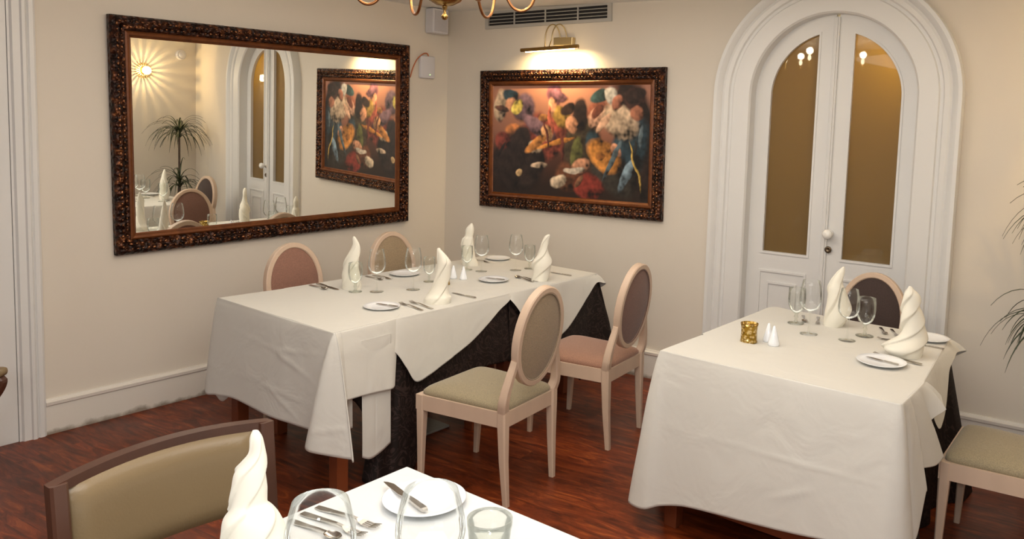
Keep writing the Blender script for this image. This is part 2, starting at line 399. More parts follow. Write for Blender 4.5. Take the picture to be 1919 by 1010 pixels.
bm = B(); lathe(bm, [(0.004, 0), (0.020, 0.0), (0.020, 0.006), (0.014, 0.010), (0.006, 0.006), (0.001, 0.004)], 24)
k = finish('keyhole_plate', bm, new_mat('bronze_lock', (0.16, 0.12, 0.08), 0.3, 0.9), L2, smooth=True); k.rotation_euler = (PI / 2, 0, 0); k.location = (SC + 0.026, DY - 0.012, 0.992)

# left door casing and leaf
bm = B()
cp = [(0, 0.0), (0, 0.02), (0.012, 0.03), (0.03, 0.03), (0.036, 0.022), (0.048, 0.036), (0.062, 0.036), (0.068, 0.026), (0.10, 0.026), (0.108, 0.014), (0.118, 0.014), (0.118, 0.0)]
rects(bm, [[(d, -2.765 - r, z) for r, d in cp] for z in (0.0, CEIL - 0.002)])
struct(finish('trim_1', bm, trim_m))
bm = B(); box(bm, (0.004, -3.33, 1.2), (0.012, 0.89, 2.4), 0.002)
struct(finish('door_2', bm, trim_m))
# baseboards
def baseboard(name, p0, p1, nrm, h=0.19, mat=base_m):
    p0, p1, nrm = Vector(p0), Vector(p1), Vector(nrm)
    pr = [(0, 0), (0.018, 0), (0.018, h - 0.035), (0.026, h - 0.03), (0.028, h - 0.014), (0.016, h - 0.008), (0.012, h), (0, h)]
    bm = B(); rects(bm, [[p + nrm * d + Vector((0, 0, z)) for d, z in pr] for p in (p0, p1)])
    return struct(finish(name, bm, mat))
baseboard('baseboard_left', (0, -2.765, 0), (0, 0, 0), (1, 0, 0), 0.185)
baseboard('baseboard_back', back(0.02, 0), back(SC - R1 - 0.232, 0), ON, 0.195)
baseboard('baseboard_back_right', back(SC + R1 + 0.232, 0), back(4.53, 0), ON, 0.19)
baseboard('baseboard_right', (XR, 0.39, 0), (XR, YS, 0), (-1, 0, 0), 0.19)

# ------------------------------------------------------------------ framed things
def framed(root, W, H, prof, slip_from, beads):
    """root local: x across, z up, -y outward, origin at bottom centre back"""
    def ring(ins, d): return [(-W / 2 + ins, -d, ins), (W / 2 - ins, -d, ins), (W / 2 - ins, -d, H - ins), (-W / 2 + ins, -d, H - ins)]
    def strip(pr, name, m, par):
        bm = B(); R = [[bm.verts.new(p) for p in ring(*q)] for q in pr]
        for A, Bq in zip(R, R[1:]):
            for i in range(4): bm.faces.new((A[i], A[(i + 1) % 4], Bq[(i + 1) % 4], Bq[i]))
        return finish(name, bm, m, par)
    f = strip(prof, 'frame', frame_m, root)
    strip(slip_from, 'inner_slip', slip_m, f)
    bm = B()
    for ins, d, rad, step in beads:
        for i in range(4):
            a, b = Vector(ring(ins, d)[i]), Vector(ring(ins, d)[(i + 1) % 4]); Ln = (b - a).length; n = int(Ln / step)
            for k in range(n):
                p = a + (b - a) * (k + 0.5) / n; r = rad * random.uniform(0.5, 1.0)
                g = bmesh.ops.create_icosphere(bm, subdivisions=1, radius=r)
                dr = (b - a).normalized()
                for v in g['verts']:
                    v.co = v.co + dr * v.co.dot(dr) * 0.5
                    v.co += p + Vector((random.uniform(-.003, .003), 0, random.uniform(-.003, .003)))
    finish('beading', bm, bead_m, f, smooth=True)
    return f
mw, mh_ = 2.02, 1.275
mir = empty('wall_mirror', 'large wall mirror in a carved dark bronze frame on the left wall', 'mirror', (0.002, -1.408, 0.908), rot=(0.0084, -0.014, PI / 2))
prf = [(0, 0), (0, 0.030), (0.008, 0.042), (0.022, 0.048), (0.040, 0.046), (0.056, 0.036), (0.070, 0.034), (0.078, 0.026)]
slp = [(0.078, 0.026), (0.086, 0.031), (0.098, 0.028), (0.106, 0.016), (0.112, 0.012)]
framed(mir, mw, mh_, prf, slp, [(0.030, 0.048, 0.0085, 0.029), (0.056, 0.038, 0.0085, 0.031)])
bm = B(); box(bm, (0, -0.010, mh_ / 2), (mw - 0.222, 0.004, mh_ - 0.222)); g = finish('mirror_glass', bm, mirror_m, mir)
pic = empty('framed_painting', 'framed warm toned figure painting beside the arched door', 'painting', back(1.124, 1.052, 0.002), rot=(0.006, -0.014, AL))
PW, PH = 1.515, 1.0
framed(pic, PW, PH, prf, slp, [(0.030, 0.048, 0.0075, 0.024), (0.056, 0.038, 0.0075, 0.026)])

# canvas: an invented company of loosely painted shapes, not any known picture
SK = (0.55, 0.26, 0.15); DK = (0.022, 0.012, 0.010); RD = (0.19, 0.035, 0.022); BL = (0.022, 0.045, 0.06); CR = (0.52, 0.38, 0.26); OR = (0.50, 0.20, 0.04); GR = (0.10, 0.10, 0.03)
BLOBS = [
 (0.90, 0.55, 0.14, 0.52, 0.1, DK), (0.88, 0.42, 0.09, 0.40, 0.2, BL), (0.78, 0.22, 0.12, 0.26, -0.5, (0.03, 0.025, 0.02)),
 (0.55, 0.50, 0.10, 0.30, 0.2, (0.05, 0.035, 0.02)), (0.36, 0.50, 0.10, 0.26, 0.0, RD), (0.46, 0.58, 0.07, 0.26, 0.2, (0.26, 0.055, 0.035)),
 (0.26, 0.75, 0.055, 0.12, 0.5, (0.12, 0.07, 0.09)), (0.28, 0.66, 0.12, 0.10, 0.2, (0.16, 0.09, 0.11)), (0.56, 0.44, 0.035, 0.14, 0.1, GR),
 (0.09, 0.76, 0.055, 0.13, -0.4, CR), (0.09, 0.86, 0.055, 0.07, 0.2, BL), (0.10, 0.80, 0.04, 0.06, 0.3, SK), (0.17, 0.86, 0.045, 0.05, -0.4, (0.7, 0.55, 0.12)),
 (0.10, 0.52, 0.06, 0.10, 0.2, (0.42, 0.15, 0.05)),
 (0.18, 0.56, 0.065, 0.15, 0.15, DK), (0.12, 0.24, 0.15, 0.28, 0.3, DK), (0.28, 0.22, 0.10, 0.14, -0.5, DK), (0.11, 0.44, 0.06, 0.09, -0.4, RD),
 (0.33, 0.62, 0.038, 0.075, 0.1, (0.58, 0.30, 0.14)), (0.33, 0.50, 0.035, 0.07, 0.2, CR), (0.31, 0.41, 0.07, 0.045, -0.6, (0.5, 0.2, 0.05)),
 (0.44, 0.87, 0.06, 0.10, 0.0, (0.22, 0.08, 0.10)), (0.43, 0.81, 0.036, 0.09, 0.15, SK), (0.52, 0.76, 0.06, 0.10, -0.5, (0.30, 0.18, 0.04)), (0.56, 0.70, 0.055, 0.13, 0.2, DK), (0.535, 0.66, 0.03, 0.07, 0.2, SK),
 (0.66, 0.76, 0.075, 0.10, -0.3, (0.22, 0.07, 0.04)), (0.645, 0.74, 0.035, 0.09, 0.4, (0.68, 0.38, 0.26)), (0.80, 0.62, 0.11, 0.13, 0.3, CR), (0.70, 0.90, 0.06, 0.05, -0.2, (0.03, 0.06, 0.06)), (0.745, 0.90, 0.03, 0.09, 0.2, (0.6, 0.55, 0.48)),
 (0.66, 0.50, 0.05, 0.14, 0.1, BL), (0.87, 0.86, 0.055, 0.11, 0.1, (0.05, 0.02, 0.015)), (0.86, 0.82, 0.03, 0.07, 0.1, (0.34, 0.13, 0.08)), (0.95, 0.80, 0.03, 0.08, 0.0, (0.36, 0.14, 0.08)),
 (0.72, 0.33, 0.085, 0.175, -0.55, OR), (0.715, 0.37, 0.025, 0.045, -0.5, (0.35, 0.13, 0.03)), (0.63, 0.30, 0.045, 0.055, 0.2, SK), (0.86, 0.49, 0.03, 0.06, 0.5, SK),
 (0.40, 0.45, 0.10, 0.02, -0.6, OR), (0.50, 0.16, 0.10, 0.12, 0.1, (0.13, 0.045, 0.02)), (0.66, 0.08, 0.10, 0.12, 0.0, (0.22, 0.03, 0.02)), (0.42, 0.16, 0.05, 0.07, -0.3, (0.62, 0.48, 0.34)), (0.50, 0.26, 0.06, 0.03, 0.2, (0.60, 0.50, 0.40)), (0.30, 0.31, 0.05, 0.025, 0.1, (0.55, 0.40, 0.28)), (0.165, 0.22, 0.02, 0.04, 0.0, (0.6, 0.4, 0.2)),
 (0.655, 0.80, 0.045, 0.05, -0.4, (0.16, 0.05, 0.03)), (0.335, 0.675, 0.042, 0.03, 0.1, (0.30, 0.13, 0.04)), (0.53, 0.735, 0.05, 0.045, -0.3, (0.03, 0.015, 0.01)), (0.10, 0.845, 0.05, 0.03, 0.2, (0.12, 0.05, 0.03)), (0.43, 0.885, 0.05, 0.04, 0.1, (0.16, 0.07, 0.09)), (0.86, 0.895, 0.045, 0.05, 0.1, (0.03, 0.015, 0.012)), (0.95, 0.875, 0.035, 0.04, 0.1, (0.03, 0.015, 0.012)),
 (0.72, 0.62, 0.02, 0.10, 0.5, (0.60, 0.36, 0.24)), (0.84, 0.40, 0.015, 0.16, 0.35, (0.10, 0.14, 0.16)), (0.90, 0.34, 0.012, 0.18, 0.2, (0.02, 0.02, 0.02)), (0.92, 0.60, 0.012, 0.12, 0.2, (0.12, 0.16, 0.18)), (0.44, 0.64, 0.012, 0.12, 0.1, (0.40, 0.10, 0.06)), (0.48, 0.50, 0.010, 0.14, 0.1, (0.12, 0.03, 0.02)), (0.40, 0.56, 0.010, 0.12, -0.2, (0.12, 0.03, 0.02)), (0.57, 0.16, 0.02, 0.08, 0.3, (0.22, 0.10, 0.05)), (0.20, 0.40, 0.008, 0.10, -0.5, DK), (0.06, 0.40, 0.008, 0.10, 0.4, DK),
 (0.86, 0.20, 0.03, 0.14, 0.15, (0.18, 0.25, 0.30)), (0.95, 0.24, 0.008, 0.22, 0.1, (0.55, 0.36, 0.08)),
]
_r = random.Random(77)
BLOBS = [(min(.95, max(.05, x + _r.uniform(-.055, .055))), min(.93, max(.07, z + _r.uniform(-.06, .06))), rx * _r.uniform(.8, 1.35), rz * _r.uniform(.75, 1.2), ang + _r.uniform(-.5, .5), c) for x, z, rx, rz, ang, c in BLOBS]
def make_canvas():
    W2, H2 = PW - .222, PH - .222; nx, nz = 300, 180
    bm = B(); lay_ = bm.loops.layers.float_color.new('paint'); V = []; C_ = []
    def mix(a, b, f): return tuple(x + (y - x) * f for x, y in zip(a, b))
    stops = [(0.10, (0.020, 0.009, 0.006)), (0.36, (0.07, 0.025, 0.015)), (0.60, (0.28, 0.115, 0.070)), (0.92, (0.40, 0.18, 0.115))]
    for j in range(nz + 1):
        r, rc = [], []
        for i in range(nx + 1):
            u, v = i / nx, j / nz
            r.append(bm.verts.new((-W2 / 2 + W2 * u, -0.012, 0.111 + H2 * v)))
            p = Vector((u * 1.7, v, 0)); d1 = noise.noise(p * 7) * 0.012 + noise.noise(p * 22) * 0.004; d2 = noise.noise(p * 7 + Vector((9, 3, 1))) * 0.018 + noise.noise(p * 22 + Vector((5, 5, 2))) * 0.006
            uu, vv = u + d1, v + d2
            sh = noise.noise(p * 13 + Vector((1, 7, 3))) + 0.6 * noise.noise(p * 34 + Vector((3, 1, 8)))
            c = stops[0][1]
            for (s0, c0), (s1, c1) in zip(stops, stops[1:]):
                if vv >= s1: c = c1
                elif vv > s0: c = mix(c0, c1, (vv - s0) / (s1 - s0)); break
            for (x, z, rx, rz, ang, col) in BLOBS:
                dx, dz = (uu - x) * W2, (vv - z) * H2; ca, sa = math.cos(ang), math.sin(ang)
                a_, b_ = (dx * ca - dz * sa) / (rx * W2), (dx * sa + dz * ca) / (rz * H2); q = math.hypot(a_, b_)
                if q < 1.12:
                    k = 0.80 + 0.75 * sh - 0.50 * a_ + 0.35 * b_; cc = tuple(max(0.002, min(0.95, t * k)) for t in col)
                    c = mix(c, cc, max(0, min(1, (1.12 - q) / 0.26)))
            rc.append(c)
        V.append(r); C_.append(rc)
    for j in range(nz):
        for i in range(nx):
            f = bm.faces.new((V[j][i], V[j][i + 1], V[j + 1][i + 1], V[j + 1][i]))
            for lp, (jj, ii) in zip(f.loops, ((j, i), (j, i + 1), (j + 1, i + 1), (j + 1, i))): lp[lay_] = (*C_[jj][ii], 1)
    e = bmesh.ops.extrude_face_region(bm, geom=list(bm.faces))
    for g in e['geom']:
        if isinstance(g, bmesh.types.BMVert): g.co.y += 0.006
    m = new_mat('painted_canvas', (0.3, 0.12, 0.07), 0.4); t, b = nt(m)
    at = N(t, 'ShaderNodeVertexColor'); at.layer_name = 'paint'; t.links.new(at.outputs[0], b.inputs['Base Color'])
    return finish('canvas', bm, m, pic)
make_canvas()

# picture lamp
pl = empty('picture_lamp', 'brass picture lamp with two hoops above the painting', 'lamp', back(1.04, 2.185, 0.0), AL)
bm = B(); tube(bm, [(-0.235, -0.155, -0.012), (0.235, -0.155, 0.008)], 0.0125, 16)
s_ = finish('lamp_bar', bm, brass_m, pl, smooth=True, angle=0.8)
bm = B(); tube(bm, [(-0.20, -0.149, -0.0215), (0.20, -0.149, -0.0045)], 0.0065, 8); finish('lamp_tube', bm, tube_glow_m, s_)
bm = B(); box(bm, (0.035, -0.022, 0.055), (0.155, 0.044, 0.055), 0.004); finish('wall_box', bm, brass_light_m, pl)
for dx in (0.0, 0.055):
    bm = B(); P = []
    for i in range(21):
        a = PI * i / 20; P.append((-0.015 + dx - 0.02 * math.cos(a), -0.090 - 0.062 * -math.cos(a) * -1 if False else -0.092 + 0.062 * -math.cos(a), 0.06 + 0.105 * math.sin(a)))
    P = [(-0.035 + dx * 0.6, -0.155, 0.0)] + P + [(0.02 + dx, -0.03, 0.055)]
    tube(bm, P, 0.0045, 8); finish('hoop', bm, brass_light_m, pl, smooth=True)
l = bpy.data.lights.new('picture_lamp_light', 'AREA'); l.shape = 'RECTANGLE'; l.size = 0.42; l.size_y = 0.02; l.energy = 4.8; l.color = (1.0, 0.72, 0.36); l.spread = 2.6
o = bpy.data.objects.new('picture_lamp_light', l); COL.objects.link(o); o.location = back(1.04, 2.158, 0.135)
o.rotation_euler = (math.radians(30), 0, AL)

# air vent
v = empty('air_vent', 'long grey air vent grille high on the back wall', 'vent', back(0.905, 2.357, 0.0), rot=(0, -0.022, AL))
bm = B(); ringprism(bm, [(-.535, 0), (.535, 0), (.535, .125), (-.535, .125)], [(-.505, .022), (.505, .022), (.505, .108), (-.505, .108)], -0.018, 0.0)
finish('vent_frame', bm, alu_m, v)
bm = B(); box(bm, (0, -0.002, 0.065), (1.02, 0.002, 0.09)); finish('dark_backing', bm, black_m, v)
for i in range(3):
    bm = B(); box(bm, (0, -0.010, 0.041 + i * 0.024), (1.01, 0.008, 0.004), rot=Matrix.Rotation(0.5, 3, 'X').to_euler()); finish('slat', bm, alu_m, v)
for i in range(3):
    bm = B(); box(bm, (-0.27 + i * 0.27, -0.013, 0.065), (0.010, 0.008, 0.088)); finish('divider', bm, alu_m, v)

# white boxes by the corner
sp = empty('wall_speaker', 'white box loudspeaker under the ceiling in the corner', 'speaker', (0.0, -0.158, 2.305), PI / 2)
bm = B(); box(bm, (0, -0.045, 0.09), (0.155, 0.085, 0.18), 0.008); finish('cabinet', bm, plastic_m, sp)
bm = B(); box(bm, (0, -0.089, 0.09), (0.125, 0.004, 0.15), 0.002); finish('grille', bm, noisy('speaker_cloth', (0.50, 0.49, 0.52), (0.58, 0.57, 0.6), 300, 0.8, 0.3), sp)
ro = empty('wall_router', 'rounded white box with a green light right of the mirror', 'router', (0.0, -0.222, 1.975), PI / 2)
bm = B(); box(bm, (0, -0.014, 0.08), (0.145, 0.028, 0.165), 0.012); finish('casing', bm, plastic_m, ro, smooth=True, angle=0.6)
bm = B(); lathe(bm, [(0.003, 0), (0.003, 0.002)], 10, capt=True); q = finish('status_light', bm, led_m, ro); q.rotation_euler = (PI / 2, 0, 0); q.location = (0.018, -0.0285, 0.025)
bm = B(); P = catmull([(0.035, -0.40, 1.97), (0.035, -0.375, 2.04), (0.028, -0.33, 2.105), (0.022, -0.27, 2.148), (0.02, -0.228, 2.155), (0.018, -0.212, 2.136)], 6)
tube(bm, P, 0.0045, 8); o = finish('power_cable', bm, orange_m, smooth=True); tag(o, 'short orange cable looping from mirror frame to white box', 'cable')

# sun-burst wall lamp and detector on the right wall (seen in the mirror)
sl = empty('wall_sconce', 'glowing sunburst wall lamp reflected in the mirror', 'lamp', (XR, -0.19, 2.0), -PI / 2)
bm = B(); lathe(bm, [(0.045, 0), (0.045, 0.008), (0.012, 0.014), (0.008, 0.018)], 24, capt=True); q = finish('mount', bm, brass_m, sl, smooth=True); q.rotation_euler = (PI / 2, 0, 0)
bm = B(); bmesh.ops.create_uvsphere(bm, u_segments=20, v_segments=12, radius=0.042); q = finish('bulb', bm, bulb_m, sl, smooth=True); q.location = (0, -0.102, 0)
bm = B()
for i in range(20):
    a = 2 * PI * i / 20 + 0.1; ca, sa = math.cos(a), math.sin(a)
    for v in box(bm, (0.066, -0.030, 0), (0.034, 0.050, 0.0085)): v.co = Vector((v.co.x * ca - v.co.z * sa, v.co.y, v.co.x * sa + v.co.z * ca))
q = finish('petals', bm, brass_light_m, sl)
bm = B(); lathe(bm, [(0.010, 0), (0.010, 0.01), (0.002, 0.014)], 14); q = finish('finial', bm, darkwood_m, sl); q.rotation_euler = (PI / 2, 0, 0); q.location = (0, -0.135, 0)
l = bpy.data.lights.new('wall_sconce_light', 'POINT'); l.energy = 6.0; l.color = (1.0, 0.64, 0.24); l.shadow_soft_size = 0.003
o = bpy.data.objects.new('wall_sconce_light', l); COL.objects.link(o); o.location = (XR - 0.048, -0.19, 2.0)
dt = empty('smoke_detector', 'round white detector on the wall reflected in the mirror', 'detector', (XR, 0.22, 2.2), -PI / 2)
bm = B(); lathe(bm, [(0.055, 0), (0.055, 0.022), (0.048, 0.03), (0.036, 0.03)], 28); q = finish('base_ring', bm, plastic_m, dt, smooth=True, angle=0.6); q.rotation_euler = (PI / 2, 0, 0)
bm = B(); lathe(bm, [(0.034, 0.026), (0.034, 0.05), (0.026, 0.056), (0.001, 0.058)], 28); q = finish('sensor_dome', bm, plastic_m, dt, smooth=True, angle=0.6); q.rotation_euler = (PI / 2, 0, 0)

# chandelier
ch = empty('chandelier', 'brass chandelier with curved arms hanging at the top of the picture', 'chandelier', (2.348, -2.253, 2.053))
bm = B(); lathe(bm, [(0.001, 0), (0.008, 0.003), (0.0125, 0.010), (0.0125, 0.016), (0.006, 0.024), (0.005, 0.036), (0.009, 0.044), (0.010, 0.052)], 24); finish('finial', bm, brass_m, ch, smooth=True)
bm = B(); lathe(bm, [(0.008, 0.050), (0.030, 0.055), (0.058, 0.070), (0.072, 0.092), (0.072, 0.112), (0.055, 0.135), (0.022, 0.150), (0.014, 0.17), (0.020, 0.19), (0.016, 0.21)], 40); finish('bowl', bm, brass_m, ch, smooth=True)
bm = B(); lathe(bm, [(0.014, 0.20), (0.022, 0.22), (0.034, 0.245), (0.022, 0.27), (0.012, 0.29), (0.010, 0.36), (0.02, 0.37), (0.008, 0.385), (0.008, 0.41), (0.045, 0.415), (0.05, 0.436)], 32, capt=True); finish('column', bm, brass_m, ch, smooth=True)
view = math.atan2(-2.253 + 4.377, 2.348 - 4.601)
arm0 = None
for i, ph in enumerate((24, -36, -96, -156, 156, 84)):
    a = view + math.radians(ph)
    ar = bpy.data.objects.new('arm', None); 
    if i == 0:
        bm = B()
        P = catmull([(0.02, 0, 0.235), (0.08, 0, 0.262), (0.15, 0, 0.245), (0.20, 0, 0.175), (0.222, 0, 0.105), (0.25, 0, 0.058), (0.285, 0, 0.046), (0.318, 0, 0.068), (0.335, 0, 0.12), (0.335, 0, 0.165)], 6)
        tube(bm, P, 0.0058, 10); arm0 = finish('arm', bm, copper_m, ch, smooth=True); arm0.rotation_euler = (0, 0, a)
        bm = B(); lathe(bm, [(0.004, 0.15), (0.03, 0.165), (0.034, 0.17), (0.010, 0.174), (0.010, 0.23)], 20, c=(0.335, 0, 0), capt=True); finish('candle_cup', bm, brass_m, arm0, smooth=True)
        bm = B(); lathe(bm, [(0.004, 0.23), (0.014, 0.245), (0.015, 0.26), (0.009, 0.28), (0.001, 0.302)], 16, c=(0.335, 0, 0)); finish('flame_bulb', bm, bulb_m, arm0, smooth=True)
    else:
        dup(arm0, parent=ch, rot=(0, 0, a))
    p = Vector((2.348 + 0.335 * math.cos(a), -2.253 + 0.335 * math.sin(a), 2.053 + 0.335))
    l = bpy.data.lights.new('chandelier_bulb_light', 'POINT'); l.energy = 3.0; l.color = (1.0, 0.84, 0.62); l.shadow_soft_size = 0.03
    o = bpy.data.objects.new('chandelier_bulb_light', l); COL.objects.link(o); o.location = p + Vector((0, 0, -0.02))

# ------------------------------------------------------------------ medallion chairs
def sweep_rect(bm, pts, wd, dp, side=None, closed=False, nrm=None):
    """rectangular bar along pts; nrm = constant depth direction"""
    pts = [Vector(p) for p in pts]; n = len(pts); secs = []
    nrm = Vector(nrm).normalized()
    for i, p in enumerate(pts):
        d = (pts[(i + 1) % n] - pts[i - 1]) if closed else (pts[min(i + 1, n - 1)] - pts[max(i - 1, 0)])
        d.normalize(); s = d.cross(nrm).normalized()
        W_ = wd[i] if isinstance(wd, (list, tuple)) else wd; D_ = dp[i] if isinstance(dp, (list, tuple)) else dp
        h, k = W_ / 2, D_ / 2; c_ = min(W_, D_) * 0.16
        secs.append([p + s * a + nrm * b for a, b in ((h, -k + c_), (h, k - c_), (h - c_, k), (-h + c_, k), (-h, k - c_), (-h, -k + c_), (-h + c_, -k), (h - c_, -k))])
    rects(bm, secs, closed=closed)
LEAN = 0.13
def bky(z): return -0.205 - (z - 0.43) * LEAN
bn_ = Vector((0, -1, -LEAN)).normalized()  # rear-facing normal of the backrest plane... (rough)
bn_ = Vector((0, -1, -LEAN)).normalized()
CZ, CA, CB = 0.732, 0.180, 0.232
def oval(a, b, off, n=48):
    up = Vector((0, -LEAN, 1)).normalized(); c = Vector((0, bky(CZ), CZ)) + bn_ * off
    return [c + Vector((1, 0, 0)) * a * math.sin(2 * PI * i / n) + up * b * -math.cos(2 * PI * i / n) for i in range(n)]
def disc(bm, a, b, off, bulge, n=48, rings=7):
    R = []
    for k in range(rings):
        f = 1 - k / rings; R.append([bm.verts.new(p) for p in oval(a * f, b * f, off + bulge * (1 - f ** 2.2), n)])
    for A, Bq in zip(R, R[1:]):
        for i in range(n): bm.faces.new((A[i], A[(i + 1) % n], Bq[(i + 1) % n], Bq[i]))
    bm.faces.new(R[-1]); return R[0]
def make_chair(seat_f, back_f, label, loc, rz, group, inner_f=None):
    t = empty('medallion_chair', label, 'chair', loc, rz, group)
    # seat rail
    bm = B(); zt, zb = 0.425, 0.355
    fr = [(-0.205, -0.215), (0.205, -0.215), (0.234, 0.265), (-0.234, 0.265)]; inn = [(-0.15, -0.16), (0.15, -0.16), (0.17, 0.20), (-0.17, 0.20)]
    V = [[bm.verts.new((p[0], p[1], z)) for p in L] for L, z in ((fr, zb), (fr, zt), (inn, zt), (inn, zb))]
    for k in range(4):
        for i in range(4): bm.faces.new((V[k][i], V[k][(i + 1) % 4], V[(k + 1) % 4][(i + 1) % 4], V[(k + 1) % 4][i]))
    finish('seat_rail', bm, chairwood_m, t)
    # seat cushion
    bm = B(); n = 44; 
    def sq(f, z, e=0.16):
        L = []
        for i in range(n):
            a = 2 * PI * (i + .5) / n; c, s = math.cos(a), math.sin(a)
            x = math.copysign(abs(c) ** e, c); y = math.copysign(abs(s) ** e, s)
            yy = 0.022 + y * 0.232; xx = x * (0.2185 + 0.0135 * y) * 0.965
            L.append(bm.verts.new((xx * f, yy * f + 0.0, z)))
        return L
    R = [sq(0.97, 0.418), sq(1.0, 0.430), sq(0.995, 0.440), sq(0.955, 0.452, .2), sq(0.84, 0.463, .28), sq(0.6, 0.471, .4), sq(0.3, 0.475, .7)]
    for A, Bq in zip(R, R[1:]):
        for i in range(n): bm.faces.new((A[i], A[(i + 1) % n], Bq[(i + 1) % n], Bq[i]))
    bm.faces.new(R[-1]); bm.faces.new(R[0][::-1])
    q = finish('seat', bm, seat_f, t, smooth=True); q['label'] = 'upholstered seat cushion'
    # legs
    for sx in (-1, 1):
        bm = B()
        sweep_rect(bm, [(sx * 0.186, -0.222, 0.0), (sx * 0.192, -0.208, 0.2), (sx * 0.194, -0.202, 0.36), (sx * 0.194, -0.201, 0.435)], [0.026, 0.035, 0.043, 0.044], [0.026, 0.036, 0.044, 0.044], nrm=(0, 1, 0))
        finish('rear_leg', bm, chairwood_m, t)
        bm = B()
        sweep_rect(bm, [(sx * 0.208, 0.252, 0.0), (sx * 0.212, 0.247, 0.2), (sx * 0.214, 0.244, 0.34), (sx * 0.2135, 0.2435, 0.4235)], [0.024, 0.033, 0.042, 0.043], [0.024, 0.033, 0.042, 0.043], nrm=(0, 1, 0))
        finish('front_leg', bm, chairwood_m, t)
        bm = B()
        pp = [(sx * 0.196, 0.43), (sx * 0.206, 0.47), (sx * 0.200, 0.52), (sx * 0.184, 0.575), (sx * 0.169, 0.62), (sx * 0.163, 0.65)]
        P = catmull([(x, bky(z) + (0.004 if z < .44 else 0), z) for x, z in pp], 5)
        m = len(P); sweep_rect(bm, P, [0.044 - 0.020 * i / m for i in range(m)], [0.044 - 0.014 * i / m for i in range(m)], nrm=(0, 1, LEAN))
        finish('back_post', bm, chairwood_m, t)
    # oval frame
    bm = B(); sweep_rect(bm, oval(CA - 0.015, CB - 0.015, 0), 0.030, 0.040, closed=True, nrm=bn_)
    finish('back_frame', bm, chairwood_m, t, smooth=True, angle=0.5)
    bm = B(); disc(bm, CA - 0.028, CB - 0.028, 0.012, 0.014); q = finish('outer_back_panel', bm, back_f, t, smooth=True)
    bm = B(); disc(bm, CA - 0.028, CB - 0.028, -0.012, -0.024); q = finish('inner_back_panel', bm, inner_f or back_f, t, smooth=True)
    bm = B(); tube(bm, oval(CA - 0.030, CB - 0.030, 0.017), 0.0032, 6, closed=True); q = finish('piping', bm, back_f, q, smooth=True)
    return t
FX = PI / 2  # faces -x
G1 = 'medallion chairs around the long table'
make_chair(olive_f, tan_f, 'pale wood chair with olive seat and oval tan back, nearest on the floor', (2.078, -1.650, 0), FX + 0.11, G1, olive_f)
make_chair(mauve_f, mauve_back_f, 'pale wood chair with mauve seat and oval back in front of the far wall', (2.055, -0.845, 0), FX + 0.12, G1)
make_chair(mauve_f, fabric('rosy_brown_fabric', (0.235, 0.115, 0.08)), 'chair with oval rosy brown back against the mirror wall, further from the corner', (0.865, -1.735, 0), -FX, G1)
make_chair(tan_f, tan_f, 'chair with oval tan back against the mirror wall, nearest the room corner', (0.865, -1.035, 0), -FX, G1)
G2 = 'medallion chairs around the right table'
make_chair(dark_f, dark_f, 'chair with dark brown oval back in front of the arched door', (3.33, -0.375, 0), PI - 0.04, G2)
make_chair(olive_f, tan_f, 'chair with olive seat at the right edge, beside the dark table skirt', (4.175, -0.835, 0), FX + 0.03, G2, olive_f)

